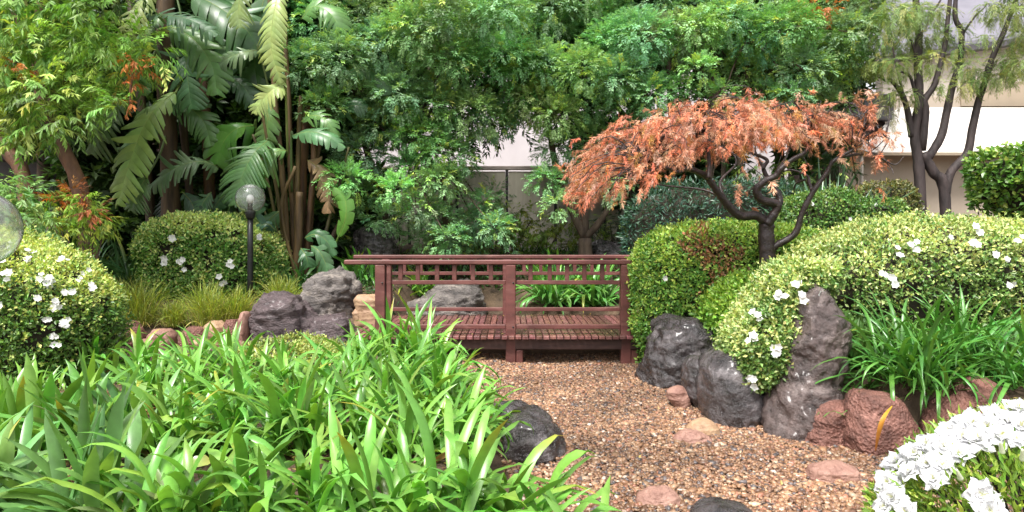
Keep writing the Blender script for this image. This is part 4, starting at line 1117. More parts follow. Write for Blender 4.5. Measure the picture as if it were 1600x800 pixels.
# yellow green tree at the left with two leaning red trunks
t = thing('leaning_tree', 'yellow green tree with drooping leaves and two leaning red brown trunks', 'tree', ground(60, 9.6))
A = [(20, 30, 55), (70, 20, 55), (40, 90, 55), (95, 80, 50), (20, 150, 50), (75, 150, 48), (130, 110, 45), (165, 75, 42), (170, 110, 38), (120, 50, 45), (215, 75, 32), (240, 85, 26), (205, 110, 24), (110, 190, 32), (60, 200, 32), (15, 205, 32), (150, 20, 42), (170, 150, 26), (185, 170, 20), (140, 150, 28), (35, 225, 22)]
cl = []
for (px, py, r) in A:
    Y = 9.0 + rng.uniform(-.5, .7); cl.append((at(px, py, Y), r / F * Y))
clb = rnd_clumps((-120, 190), (-60, 190), (9.8, 10.8), 24, (.3, .55)) + rnd_clumps((-150, 230), (-300, -40), (8.6, 10.8), 22, (.4, .6))
mb = MB(); crown_clumps(mb, 'lance', cl, 95, .22, (.19, .34, .07), (.42, .55, .15), .3)
crown_clumps(mb, 'lance', clb, 42, .26, (.10, .18, .045), (.2, .27, .07), .3)
crown_clumps(mb, 'lance', [(at(30, 107, 8.6), .10), (at(205, 98, 8.7), .12), (at(206, 130, 8.75), .07), (at(203, 160, 8.8), .05), (at(225, 110, 8.7), .09)], 300, .14, (.40, .155, .045))
build('crown', mb, M['leaf'], t, smooth=False)
mb = MB()
for pts, r in [([(68, 400), (40, 290), (12, 235), (-25, 160), (-50, 40)], .12), ([(150, 420), (128, 310), (98, 232), (72, 175), (60, 90), (70, -60)], .115), ([(70, 170), (110, 120), (160, 90)], .05), ([(62, 90), (30, 40), (0, -60)], .05)]:
    P = [at(a, b, 9.7) for a, b in pts]
    if pts[0][1] >= 400: P[0][2] = float(gz(P[0][0], 9.7)) - .15
    tube(mb, P, r, r * .6, 11, 22, wob=.05)
tube(mb, [at(215, 90, 8.9), at(205, 130, 8.8), at(203, 165, 8.8)], .02, .012, 6, 8)
build('trunk', mb, M['barkred'], t)

for lab, cs, c1, c2, f2, base in [
    ('yellow green drooping shrub with a rusty red top below the leaning tree', [(95, 330, 26), (130, 320, 24), (150, 345, 24), (105, 360, 26), (140, 370, 22), (85, 350, 20), (165, 352, 16)], (.24, .36, .06), (.42, .48, .09), .3, (125, 8.7)),
    ('green shrub above the sloping azalea hedge at the left edge', [(15, 290, 26), (40, 310, 28), (60, 335, 24), (20, 325, 28), (75, 355, 20), (-10, 300, 30), (45, 345, 24)], (.15, .28, .08), (.26, .38, .12), .25, (20, 8.0))]:
    g = ground(*base); Y = base[1]; mb = MB()
    cl = [(at(a, b, Y + rng.uniform(-.3, .3)), r / F * Y) for a, b, r in cs]
    crown_clumps(mb, 'lance', cl, 200, .16, c1, c2, f2)
    if 'rusty' in lab:
        crown_clumps(mb, 'lance', [(at(118, 308, Y - .15), .13), (at(90, 312, Y - .1), .10), (at(142, 330, Y - .25), .12), (at(112, 300, Y), .12)], 260, .13, (.33, .11, .035), (.16, .07, .03), .2)
    t = thing('drooping_shrub', lab, 'shrub', g); build('foliage', mb, M['leaf'], t, smooth=False)
    mb = MB(); limbs(mb, g - [0, 0, .05], [c for c, r in cl], .022); build('stems', mb, M['bark'], t)

# fine leaved tree with bare dark stems at the right
t = thing('dark_stemmed_tree', 'airy fine leaved tree with several bare dark stems before the beige wall', 'tree', ground(1440, 11.6))
Yt = 11.6; mb = MB()
gz0 = float(gz(xp(1440, Yt), Yt)) - .15
def stem_(pts, r0, r1, Yo=0., n=22):
    P = [at(a, b, Yt + Yo) for a, b in pts]
    tube(mb, P, r0 * .8, r1 * .8, 10, n, wob=.04)
stem_([(1440, 420), (1438, 300), (1434, 247), (1429, 210), (1436, 157), (1434, 94), (1436, 45), (1431, 0), (1428, -90)], .115, .06, n=34)
stem_([(1425, 214), (1416, 165), (1404, 139), (1387, 120)], .07, .035)
stem_([(1416, 165), (1402, 110), (1392, 60)], .03, .012)
stem_([(1440, 235), (1446, 176), (1444, 157), (1459, 135), (1468, 105), (1477, 67), (1481, 30), (1490, -50)], .085, .035)
stem_([(1480, 430), (1475, 296), (1459, 270), (1442, 240)], .115, .10)
stem_([(1476, 310), (1485, 270), (1511, 240), (1519, 202), (1530, 154), (1537, 135), (1549, 94), (1566, 56), (1580, 20), (1610, -60)], .095, .04, n=34)
stem_([(1448, 250), (1470, 214), (1479, 176), (1489, 131), (1500, 94), (1502, 49), (1492, 22), (1500, -60)], .09, .04, n=30)
stem_([(1436, 105), (1422, 60), (1395, 30)], .035, .012); stem_([(1500, 60), (1520, 30), (1540, 10)], .03, .012); stem_([(1434, 160), (1422, 120), (1408, 112)], .04, .02)
stem_([(1434, 30), (1460, 15), (1485, -30)], .03, .012)
build('trunk', mb, M['barkgrey'], t)
A = [(1400, 30, 30), (1435, 25, 24), (1380, 60, 26), (1415, 70, 24), (1400, 105, 24), (1445, 60, 22), (1370, 20, 30), (1470, 20, 20), (1490, 50, 20), (1455, 95, 18), (1495, 80, 20), (1515, 110, 22), (1530, 125, 18), (1575, 95, 26), (1595, 60, 30), (1580, 115, 18), (1590, 20, 30), (1545, 15, 18), (1560, 120, 16), (1415, 150, 16), (1390, 150, 16), (1425, 20, 20), (1505, 135, 12), (1600, 100, 20), (1370, 100, 22), (1470, 130, 12), (1540, 60, 10)]
mb = MB(); cl = [(at(a, b, Yt + rng.uniform(-.8, .5)), r / F * Yt) for a, b, r in A]
crown_clumps(mb, 'willow', cl, 300, .24, (.18, .26, .075), (.30, .36, .12), .35, droop=.2, inner=.1)
crown_clumps(mb, 'willow', rnd_clumps((1360, 1650), (-260, -20), (11, 12.6), 24, (.3, .5)), 34, .4, (.09, .14, .035))
crown_clumps(mb, 'willow', [(at(1392, 165, 11.3), .16), (at(1398, 185, 11.3), .12)], 110, .26, (.30, .28, .16), (.4, .4, .3), .3, inner=.1)
build('crown', mb, M['leaf'], t, smooth=False)

# ------------------------------------------------------------------ orange maple
Ym = 7.3
t = thing('japanese_maple', 'twisted weeping maple with dry orange leaves above the clipped hedges', 'maple tree', (xp(1201, Ym), Ym, float(gz(xp(1201, Ym), Ym))))
mb = MB()
def mt(pts, r0, r1, dy=(0, 0), n=None):
    q = np.linspace(dy[0], dy[1], len(pts))
    tube(mb, [at(a, b, Ym + c) for (a, b), c in zip(pts, q)], r0, r1, 10, n or len(pts) * 6, wob=.05)
mt([(1203, 500), (1201, 429), (1199, 395), (1197, 365), (1199, 344)], .10, .078)
mt([(1202, 352), (1182, 337), (1156, 337), (1137, 320), (1122, 301), (1106, 279), (1092, 269), (1072, 264), (1059, 269), (1040, 262), (1010, 268)], .055, .014, (0, -.5))
mt([(1107, 279), (1108, 255), (1105, 234), (1089, 215), (1080, 195)], .026, .008, (-.35, -.2))
mt([(1198, 350), (1207, 338), (1214, 320), (1190, 312), (1182, 297), (1194, 284), (1212, 275), (1220, 264), (1239, 249), (1257, 239), (1265, 224), (1263, 209), (1270, 190)], .055, .012, (-.05, -.3))
mt([(1206, 338), (1218, 318), (1216, 303), (1205, 288), (1193, 264), (1199, 251), (1185, 243), (1167, 237), (1150, 225)], .04, .008, (.05, .25))
mt([(1199, 395), (1212, 384), (1242, 365), (1254, 331), (1272, 297), (1291, 271), (1302, 252), (1329, 236), (1338, 226), (1350, 205)], .042, .009, (0, -.3))
mt([(1310, 246), (1340, 241), (1366, 240), (1385, 252), (1400, 257), (1412, 245)], .018, .004, (-.15, -.3))
mt([(1355, 240), (1372, 228), (1384, 215)], .008, .003, (-.2, -.3)); mt([(1376, 245), (1392, 262), (1396, 272)], .008, .003, (-.2, -.3))
mt([(1269, 300), (1264, 285), (1261, 275), (1239, 266), (1222, 268)], .022, .006, (-.1, .2))
mt([(1259, 280), (1243, 288), (1240, 305)], .014, .004, (-.1, .1))
mt([(1212, 270), (1230, 240), (1228, 215)], .015, .005, (-.1, .5)); mt([(1137, 320), (1125, 285), (1150, 255), (1140, 230)], .02, .006, (0, .6))
mt([(1193, 264), (1180, 230), (1200, 200)], .016, .005, (.1, .8)); mt([(1156, 337), (1110, 300), (1040, 290), (980, 280)], .02, .005, (0, .9))
# dome of leaves: umbrella shell with its own twigs
ctr = np.array(at(1125, 290, Ym)); RX_, RY_, RZ_ = 1.69, 1.25, .735
def umb(a, rr):
    x = math.cos(a) * rr; y = math.sin(a) * rr
    hz = max(0, 1 - rr ** 3.2) ** .6
    p = ctr + np.array([x * RX_, y * RY_, hz * RZ_])
    if x < -.2: p[2] -= .30 * (-.2 - x) * RZ_
    return p
zlow = lambda q_: CH - (q_ - HZ) / F * Ym
P, D = [], []
while len(P) < 1750:
    rr = math.sqrt(rng.random()) * 1.0; a = rng.uniform(0, 6.283)
    p = umb(a, rr)
    nb = noise.noise(Vector((p[0] * 2.4, p[1] * 2.4, p[2] * 3.2)))
    if nb < -.02 and rng.random() < .92: continue
    if math.cos(a) * rr > .55 and rng.random() < .30 + .35 * math.cos(a) * rr: continue
    p = p + np.array([0, 0, 1]) * (.13 * rng.random() ** 2 - .33 * rng.random() ** 1.4) + np.array([0, 0, .10 * nb]) + rng.normal(size=3) * .07
    zlo = np.interp(p[0], [xp(q_, Ym) for q_ in (880, 950, 1010, 1060, 1120, 1240, 1300, 1380)], [zlow(q_) for q_ in (302, 318, 285, 240, 236, 218, 206, 216)])
    if p[2] < zlo + (p[1] - Ym) * .05 and rng.random() < .93: continue
    d = np.array([math.cos(a), math.sin(a), .25 - rr * .8]) + rng.normal(size=3) * .35
    P.append(p); D.append(d)
for (qx, qy, qr, qn) in [(1300, 188, 26, 34), (1325, 205, 24, 26), (1342, 182, 22, 18), (1352, 222, 20, 16), (1368, 205, 16, 10), (1384, 238, 14, 7), (1345, 165, 14, 6), (1280, 230, 20, 8)]:
    for _ in range(qn):
        o_ = rng.normal(size=3) * qr / F * Ym * .8
        P.append(at(qx, qy, Ym - .2) + o_); D.append(rng.normal(size=3) + [.4, 0, -.2])
P, D = np.array(P), np.array(D)
lm = MB()
cl = jit((.56, .25, .14), len(P), .24, .09); yes = rng.random(len(P)) < .25; cl[yes] = jit((.70, .42, .29), int(yes.sum()), .12)
yes = rng.random(len(P)) < .05; cl[yes] = jit((.42, .22, .06), int(yes.sum()), .15)
sprays(lm, 'maple', P, D, rng.uniform(.065, .165, len(P)), cl, .28)
hubs = [at(1350, 205, Ym - .3), at(1384, 215, Ym - .3), at(1010, 262, Ym - .45), at(1085, 210, Ym - .3), at(1263, 209, Ym - .3), at(1160, 230, Ym + .25), at(1330, 232, Ym - .25), at(1140, 230, Ym + .6), at(1200, 200, Ym + .8), at(985, 280, Ym + .9), at(1230, 215, Ym + .4)]
for q in rng.choice(len(P), 330, replace=False):
    h = min(hubs, key=lambda u: np.linalg.norm(u - P[q]))
    m_ = (h + P[q]) / 2 + [0, 0, .12 + rng.normal() * .05] + rng.normal(size=3) * [.08, .08, .03]
    tube(mb, [h, m_, P[q], P[q] + unit(D[q]) * .10 + [0, 0, -.04]], .007, .002, 5, 9)
build('trunk', mb, M['barkdark'], t)
build('crown', lm, M['maple'], t, smooth=False)

# ------------------------------------------------------------------ bird of paradise plants with paddle leaves
def paddle(name, parent, pts, wpx, Ys, col, nsplit=14, gap=.25, droop=.5, petiole=None, face=(0, -1, .35), mat='paddle'):
    """pts are photo guides of the midrib from base to tip, Ys the distances there."""
    P = spline([at(a, b, y) for (a, b), y in zip(pts, Ys)], 29)
    Wd = wpx / F * np.mean(Ys)
    T = unit(np.gradient(P, axis=0)); fn = np.asarray(face, float)
    S = unit(np.cross(T, np.tile(fn, (len(P), 1)))); Nn = np.cross(S, T)
    t = np.linspace(0, 1, 29)
    prof = np.sin(np.clip(t * .96 + .05, 0, 1) * np.pi) ** .55
    mb = MB()
    for s in (-1, 1):
        ns = nsplit; e = np.linspace(0.02, .985, ns + 1)
        for q in range(ns):
            torn = rng.random() < .75
            a, b = e[q], e[q + 1] - (gap * (e[1] - e[0]) * rng.uniform(.2, 1.2) if torn else 0)
            dq = rng.normal() * .28 if torn else 0; dl = rng.normal() * .10 if torn else 0
            tm = (a + e[q + 1]) / 2; hw_ = (e[q + 1] - a) / 2
            rows = []
            for u in np.linspace(0, 1, 5):
                shrink = 1 - (gap * 1.5 * u ** 2 if torn else .02 * u) - .25 * u ** 6
                tb = np.clip(tm + hw_ * shrink * np.array([-1, 0, 1.]), 0, 1)
                it = lambda A: np.stack([np.interp(tb, t, A[:, c]) for c in range(3)], -1)
                cen, sd_, nn, td = it(P), unit(it(S)), unit(it(Nn)), unit(it(T))
                wl = np.interp(tb, t, prof)[:, None] * Wd * .5 * (1 + dl * u)
                rows.append(cen + sd_ * s * wl * u + td * wl * u * .62 + nn * wl * (.30 * u - (droop + dq) * u * u) - np.array([0, 0, 1]) * wl * (.25 + dq) * u * u + nn * wl * np.array([[-.03], [.05], [-.03]]) * u)
            v = np.array(rows).reshape(-1, 3)
            i = np.arange(4)[:, None] * 3; j = np.arange(2)[None]
            f = np.stack([i + j, i + j + 1, i + 4 + j, i + 3 + j], -1).reshape(-1, 4)
            c_ = jit(col, 1, .10, .03)[0]
            mb.add(v, f if s > 0 else f[:, ::-1], np.tile(c_, (15, 1)) * np.repeat(np.array([1.15, 1, 1, 1, .95]), 3)[:, None])
    tube(mb, P[::4] - Nn[::4] * .004, .011, .003, 6, 20, col=np.asarray(col) * .6 + np.array([.14, .15, .04]))
    if petiole:
        pp = [at(a, b, y) for a, b, y in petiole] + [P[0], P[1]]
        tube(mb, pp, .022, .012, 7, 16, col=np.asarray(col) * .5 + np.array([.07, .08, .02]))
    return build(name, mb, M[mat], parent, smooth=True)


LG, MG, DG, TG = (.24, .37, .09), (.12, .25, .05), (.05, .12, .04), (.085, .19, .08)
YL = (.33, .42, .14)
def bop(label, base, stems, leaves):
    g = ground(*base); t = thing('bird_of_paradise_plant', label, 'plant', g, 'bird of paradise plants')
    mb = MB()
    for pts, r0, r1, Y, c in stems:
        P = [at(a, b, Y) for a, b in pts]
        P[0][2] = float(gz(P[0][0], Y)) - .1
        tube(mb, P, r0, r1, 10, 20, wob=.07, col=c)
    build('stems', mb, M['stem'], t)
    for l in leaves:
        paddle('leaf', t, *l[:4], **(l[4] if len(l) > 4 else {}))
    return t


bop('tall bird of paradise plant with tattered hanging leaves beside the leaning tree', (262, 11.8),
    [([(275, 450), (268, 330), (262, 200), (258, 60), (262, -80)], .17, .13, 11.8, (.75, .65, .55)), ([(245, 450), (232, 300), (220, 150), (205, 0)], .09, .07, 12.0, (.55, .5, .42)), ([(300, 450), (296, 300), (285, 160), (300, 40)], .08, .06, 12.1, (.5, .42, .36))],
    [([(276, 142), (240, 175), (212, 225), (196, 275), (183, 322)], [11.3, 11.0, 10.7, 10.6, 10.6], (0, 0, 0), LG, {}) if False else ([(276, 142), (240, 172), (214, 222), (196, 275), (184, 322)], 62, [11.3, 11.0, 10.8, 10.7, 10.7], LG, dict(nsplit=16, gap=.34, petiole=[(262, 60, 11.8), (285, 110, 11.6)])),
     ([(196, 152), (170, 180), (155, 210), (143, 242)], 62, [11.2, 10.9, 10.8, 10.8], (.12, .2, .08), dict(nsplit=12, gap=.4, petiole=[(255, 60, 11.8), (225, 110, 11.5)])),
     ([(226, 24), (262, 24), (300, 32), (342, 56)], 46, [11.4, 11.1, 11.0, 11.0], (.10, .2, .10), dict(nsplit=18, gap=.2, face=(0, -1, .8), petiole=[(262, -40, 11.8), (235, 0, 11.6)])),
     ([(238, -20), (215, 12), (200, 40), (186, 66)], 52, [11.3, 11.1, 11.0, 11.0], YL, dict(nsplit=14, gap=.34, petiole=[(260, -60, 11.8)])),
     ([(288, 55), (290, 90), (294, 130), (300, 172)], 66, [11.6, 11.4, 11.3, 11.3], TG, dict(nsplit=14, gap=.3, petiole=[(270, -30, 11.8), (282, 20, 11.7)])),
     ([(300, -10), (340, 10), (380, 40), (410, 85)], 80, [11.8, 11.6, 11.5, 11.5], DG, dict(nsplit=8, gap=.2, face=(.3, -1, .6), petiole=[(265, -40, 11.8)])),
     ([(230, 275), (215, 300), (205, 330)], 45, [11.0, 10.9, 10.9], (.11, .2, .075), dict(nsplit=10, gap=.4, petiole=[(262, 200, 11.8), (250, 240, 11.4)])),
     ([(262, 40), (300, 60), (330, 100), (340, 150)], 60, [11.5, 11.4, 11.3, 11.3], (.11, .23, .065), dict(nsplit=14, gap=.2)),
     ([(255, 160), (290, 165), (318, 190), (330, 230)], 52, [11.6, 11.5, 11.5, 11.5], (.09, .19, .06), dict(nsplit=14, gap=.25)),
     ([(250, 20), (225, 60), (215, 110), (222, 150)], 50, [11.6, 11.4, 11.4, 11.4], (.13, .26, .07), dict(nsplit=14, gap=.25)),
     ([(255, 200), (232, 200), (205, 225), (190, 250)], 40, [11.7, 11.6, 11.6, 11.6], (.10, .21, .065), dict(nsplit=12, gap=.25)),
     ([(285, 300), (300, 318), (308, 350), (305, 385)], 44, [11.6, 11.6, 11.6, 11.6], (.05, .11, .06), dict(nsplit=12, gap=.3)),
     ([(268, 285), (262, 320), (258, 355)], 50, [11.9, 11.9, 11.9], (.03, .055, .04), dict(nsplit=12, gap=.5))])
bop('bird of paradise plant with a brown stem and broad bright leaves behind the globe lamp', (325, 12.2),
    [([(335, 450), (328, 300), (322, 180), (316, 60), (310, -60)], .10, .08, 12.2, (.8, .55, .35)), ([(360, 450), (372, 300), (392, 180), (420, 60)], .05, .03, 12.3, (.4, .5, .3))],
    [([(345, 262), (310, 252), (268, 266), (222, 302)], 44, [11.6, 11.3, 11.2, 11.2], (.12, .2, .09), dict(nsplit=18, gap=.2, face=(0, -1, .7), petiole=[(335, 330, 12.2), (365, 285, 11.9)])),
     ([(420, 218), (398, 238), (378, 275), (366, 322)], 76, [11.2, 10.9, 10.8, 10.8], (.10, .215, .075), dict(nsplit=20, gap=.2, petiole=[(430, 330, 11.8), (440, 240, 11.5)])),
     ([(400, 196), (372, 200), (350, 220), (338, 258)], 74, [11.7, 11.5, 11.5, 11.5], (.075, .20, .03), dict(nsplit=6, gap=.08, petiole=[(400, 320, 12.0)])),
     ([(446, 128), (428, 138), (410, 155), (396, 178)], 44, [11.3, 11.1, 11.1, 11.1], YL, dict(nsplit=12, gap=.3, petiole=[(450, 250, 11.7)])),
     ([(405, 78), (380, 82), (358, 90), (342, 102)], 34, [11.5, 11.3, 11.3, 11.3], (.15, .23, .11), dict(nsplit=10, gap=.3, petiole=[(430, 180, 11.8)])),
     ([(330, 300), (316, 320), (312, 350)], 40, [11.7, 11.6, 11.6], TG, dict(nsplit=10, gap=.3)),
     ([(320, 20), (350, 8), (385, 25), (400, 60)], 52, [11.9, 11.8, 11.7, 11.7], (.09, .18, .08), dict(nsplit=14, gap=.2, face=(0, -1, .7))),
     ([(322, 130), (350, 118), (380, 135), (398, 165)], 44, [11.9, 11.8, 11.7, 11.7], (.07, .15, .07), dict(nsplit=12, gap=.2, face=(0, -1, .7))),
     ([(330, 330), (352, 305), (385, 308), (408, 335)], 44, [11.8, 11.7, 11.6, 11.6], (.06, .14, .055), dict(nsplit=12, gap=.2, face=(0, -1, .7))),
     ([(350, 145), (338, 110), (345, 60)], 70, [12.4, 12.4, 12.4], DG, dict(nsplit=8, gap=.2)),
     ([(345, 400), (350, 340), (345, 300)], 36, [11.9, 11.9, 11.9], DG, dict(nsplit=8, gap=.2))])
bop('bird of paradise plant with a fan of pale fibrous stems by the feathery tree', (460, 11.7),
    [([(452, 450), (446, 330), (436, 220), (428, 130), (420, -30)], .055, .04, 11.6, (.95, .9, .6)), ([(462, 450), (458, 330), (452, 220), (450, 140), (440, -30)], .06, .045, 11.7, (1.0, .9, .65)), ([(472, 450), (472, 330), (476, 230), (480, 165)], .075, .06, 11.8, (.75, .5, .3)),
     ([(482, 450), (486, 330), (496, 240), (510, 180)], .055, .04, 11.9, (.8, .6, .4)), ([(445, 450), (430, 340), (412, 260), (395, 210)], .03, .02, 11.5, (.7, .85, .4)), ([(470, 450), (440, 330), (462, 260)], .03, .03, 11.4, (.9, .85, .5)), ([(500, 450), (520, 370), (560, 300)], .05, .04, 12.0, (.5, .4, .3)), ([(455, 452), (466, 380), (468, 300)], .07, .06, 11.5, (.8, .7, .45)), ([(448, 452), (440, 350), (424, 250), (404, 150)], .04, .025, 11.5, (.9, 1.0, .5)), ([(466, 452), (464, 340), (466, 250), (470, 150)], .05, .04, 11.6, (.8, .8, .4)), ([(478, 452), (482, 350), (490, 260), (488, 190)], .05, .045, 11.7, (.7, .5, .3)), ([(492, 452), (510, 360), (530, 290), (545, 230)], .035, .02, 11.7, (.6, .8, .4)), ([(436, 452), (424, 380), (414, 330)], .025, .012, 11.4, (.7, .9, .4))],
    [([(440, -30), (428, 20), (424, 75), (440, 132)], 46, [11.2, 11.0, 11.0, 11.1], YL, dict(nsplit=18, gap=.34, petiole=[(442, 60, 11.7), (445, -10, 11.5)])),
     ([(385, -40), (376, -10), (372, 20), (376, 44)], 40, [11.3, 11.2, 11.2, 11.2], (.24, .32, .12), dict(nsplit=10, gap=.4)),
     ([(420, -30), (405, 30), (398, 90), (402, 135)], 84, [11.9, 11.8, 11.8, 11.8], DG, dict(nsplit=7, gap=.15)),
     ([(455, 212), (482, 206), (510, 212), (540, 232)], 34, [11.4, 11.2, 11.1, 11.1], TG, dict(nsplit=8, gap=.15, face=(0, -1, .7), petiole=[(456, 300, 11.6)])),
     ([(528, 372), (540, 340), (538, 310), (520, 292)], 26, [11.3, 11.2, 11.2, 11.2], (.10, .24, .04), dict(nsplit=5, gap=.05, petiole=[(480, 450, 11.6), (515, 400, 11.4)])),
     ([(476, 372), (492, 366), (510, 376), (524, 400)], 26, [11.0, 10.9, 10.9, 10.9], (.06, .15, .06), dict(nsplit=6, gap=.08)),
     ([(486, 384), (498, 392), (508, 410), (512, 428)], 26, [10.9, 10.8, 10.8, 10.8], (.085, .18, .08), dict(nsplit=6, gap=.08)),
     ([(470, 388), (478, 400), (482, 418)], 30, [10.9, 10.8, 10.8], (.05, .13, .05), dict(nsplit=6, gap=.08)),
     ([(470, 30), (492, 10), (520, 25), (536, 65)], 52, [11.8, 11.7, 11.6, 11.6], (.11, .23, .065), dict(nsplit=12, gap=.2, face=(0, -1, .7))),
     ([(415, 150), (418, 190), (410, 225), (398, 250)], 40, [11.6, 11.5, 11.5, 11.5], (.11, .22, .06), dict(nsplit=10, gap=.2)),
     ([(480, 250), (500, 265), (512, 300), (510, 335)], 36, [11.5, 11.4, 11.4, 11.4], (.26, .17, .09), dict(nsplit=10, gap=.4)),
     ([(448, 235), (430, 238), (412, 262), (406, 292)], 38, [11.3, 11.2, 11.1, 11.1], (.14, .27, .07), dict(nsplit=10, gap=.2)),
     ([(470, 190), (490, 180), (512, 190), (526, 215)], 32, [11.5, 11.4, 11.3, 11.3], (.10, .21, .06), dict(nsplit=10, gap=.15, face=(0, -1, .6))),
     ([(430, 360), (418, 350), (402, 356), (394, 372)], 30, [11.0, 10.9, 10.9, 10.9], (.04, .10, .06), dict(nsplit=6, gap=.1)),
     ([(436, 330), (420, 345), (410, 370)], 34, [11.2, 11.2, 11.2], DG, dict(nsplit=6, gap=.1)),
     ([(540, 120), (565, 105), (590, 118), (604, 150)], 40, [12.0, 11.9, 11.9, 11.9], TG, dict(nsplit=8, gap=.2)),
     ([(525, 180), (550, 165), (575, 168)], 34, [12.0, 11.9, 11.9], (.05, .13, .05), dict(nsplit=8, gap=.2))])

# ------------------------------------------------------------------ buildings and fences at the back
def zat(py, Y): return CH - (py - HZ) / F * Y

Yb = 19.0
b = thing('pale_building', 'long pale building with beige walls and a purple grey roof behind the trees', 'building', (8, Yb + 3, 1.2))
mb = MB(); box(mb, xp(1388, Yb), 24, Yb, Yb + .4, .6, zat(150, Yb), .02); build('lower_wall', mb, M['beige'], b, smooth=False)
mb = MB(); box(mb, xp(1500, Yb), 24, Yb - .06, Yb - .003, zat(167, Yb), zat(128, Yb), .01); build('wall_panel', mb, M['tan'], b, smooth=False)
mb = MB(); xa_, xb_ = xp(1380, Yb), 24; zu = zat(149.8, Yb); zt0 = zat(101, Yb) + .2; zt1 = zt0 + 1.9
mb.add(np.array([(xa_, Yb + .01, zu), (xb_, Yb + .01, zu), (xb_, Yb + .01, zt1), (xa_, Yb + .01, zt0), (xa_, Yb + .4, zu), (xb_, Yb + .4, zu), (xb_, Yb + .4, zt1), (xa_, Yb + .4, zt0)]), np.array([(0, 1, 2, 3), (5, 4, 7, 6), (4, 0, 3, 7), (1, 5, 6, 2), (3, 2, 6, 7), (4, 5, 1, 0)])); build('upper_wall', mb, M['cream'], b, smooth=False)
mb = MB(); gxa, gxb = xp(1360, Yb), 24.
za, zb_ = zat(103, Yb), zat(103, Yb) + (gxb - gxa) * .0
v = [(gxa, Yb - .35, za), (gxb, Yb - .35, za + 2.6), (gxb, Yb + .4, za + 2.6), (gxa, Yb + .4, za)]
V8 = np.array([(gxa, Yb - .35, za), (gxb, Yb - .35, za + 1.9), (gxb, Yb + .5, za + 1.9), (gxa, Yb + .5, za), (gxa, Yb - .35, za + .16), (gxb, Yb - .35, za + 2.06), (gxb, Yb + .5, za + 2.06), (gxa, Yb + .5, za + .16)])
mb.add(V8, np.array([(0, 1, 5, 4), (1, 2, 6, 5), (2, 3, 7, 6), (3, 0, 4, 7), (4, 5, 6, 7), (3, 2, 1, 0)])); build('gutter', mb, M['gutter'], b, smooth=False)
mb = MB()
V8 = np.array([(gxa, Yb - .33, za + .165), (gxb, Yb - .33, za + 2.065), (gxb, Yb + 5, za + 6.5), (gxa, Yb + 5, za + 4.6)])
V8 = np.vstack([V8, V8 + [0, 0.02, .1]])
mb.add(V8, np.array([(0, 1, 5, 4), (1, 2, 6, 5), (2, 3, 7, 6), (3, 0, 4, 7), (4, 5, 6, 7), (3, 2, 1, 0)])); build('roof', mb, M['roofmetal'], b, smooth=False)
for q in range(14):                                          # rain streak seams in the upper wall
    pass
# wing on the left with dark openings
Yw = 21.5
mb = MB(); box(mb, xp(470, Yw), xp(1330, Yw), Yw, Yw + .5, .6, 9.5, .02); build('side_wing', mb, M['lilac'], b, smooth=False)
for (px0, px1, p0, p1) in [(1054, 1078, 92, 118), (1130, 1160, 95, 140), (610, 650, 60, 120), (800, 840, 60, 120), (930, 965, 60, 120)]:
    f = build('window', box(MB(), xp(px0, Yw), xp(px1, Yw), Yw - .05, Yw - .004, zat(p1, Yw), zat(p0, Yw), .01), M['gutter'], b, smooth=False)
    build('pane', box(MB(), xp(px0 + 3, Yw), xp(px1 - 3, Yw), Yw - .058, Yw - .052, zat(p1 - 3, Yw), zat(p0 + 3, Yw), .001), M['windowglass'], f, smooth=False)
    build('sill', box(MB(), xp(px0 - 3, Yw), xp(px1 + 3, Yw), Yw - .14, Yw - .055, zat(p1 + 4, Yw), zat(p1, Yw) - .003, .01), M['cream'], f, smooth=False)

s = thing('dark_outbuilding', 'dark low outbuilding in the shade left of the white canopy', 'building', (xp(1345, 18), 18, 1.3))
build('wall', box(MB(), xp(1250, 18), xp(1384, 18), 18, 18.8, .9, zat(190, 18), .02), M['darkwall'], s, smooth=False)
build('roof', box(MB(), xp(1240, 18), xp(1388, 18), 17.7, 19.0, zat(190, 18) + .003, zat(150, 18), .03), M['gutter'], s, smooth=False)

cn = thing('canopy', 'white sloping canopy roof against the beige wall', 'canopy', (6.5 + 6, 17, 1.3))
Yc = 16.2
# fabric roof: front eave at y 236, ridge at y 172 further back
e0, e1 = xp(1338, Yc), 20.0; zE = zat(234, Yc); rY = 18.7; zR = zat(168, rY); r0 = xp(1402, rY)
nx = 24; G = []
for v_ in np.linspace(0, 1, 8):
    y = Yc + (rY - Yc) * v_; z = zE + (zR - zE) * v_ - .12 * math.sin(v_ * math.pi)
    xa = e0 + (r0 - e0) * v_
    for u in np.linspace(0, 1, nx):
        G.append((xa + (e1 - xa) * u, y, z - .13 * abs(math.sin(u * 12.5)) * (1 - v_)))
G = np.array(G); i = np.arange(7)[:, None] * nx; j = np.arange(nx - 1)[None]
q = np.stack([i + j, i + j + 1, i + nx + 1 + j, i + nx + j], -1).reshape(-1, 4)
mb = MB(); mb.add(G, q); mb.add(G - [0, 0, .03], q[:, ::-1]); build('roof', mb, M['canvas'], cn)
mb = MB(); box(mb, e0, e1, Yc - .02, Yc + .02, zE - .14, zE - .06, .008); build('valance', mb, M['tan'], cn, smooth=False)
for px in (1344, 1640):
    mb = MB(); tube(mb, [(xp(px, Yc) + .06, Yc + .05, .9), (xp(px, Yc) + .06, Yc + .05, zE - .05)], .04, .04, 12, 3); build('post', mb, M['cream'], cn)

wl = tag(build('garden_wall', box(MB(), xp(1320, 16.8), 22, 16.8, 17.1, .6, zat(238, 16.8), .02), M['beige'], smooth=False), 'plain beige rendered wall under the white canopy', 'wall')

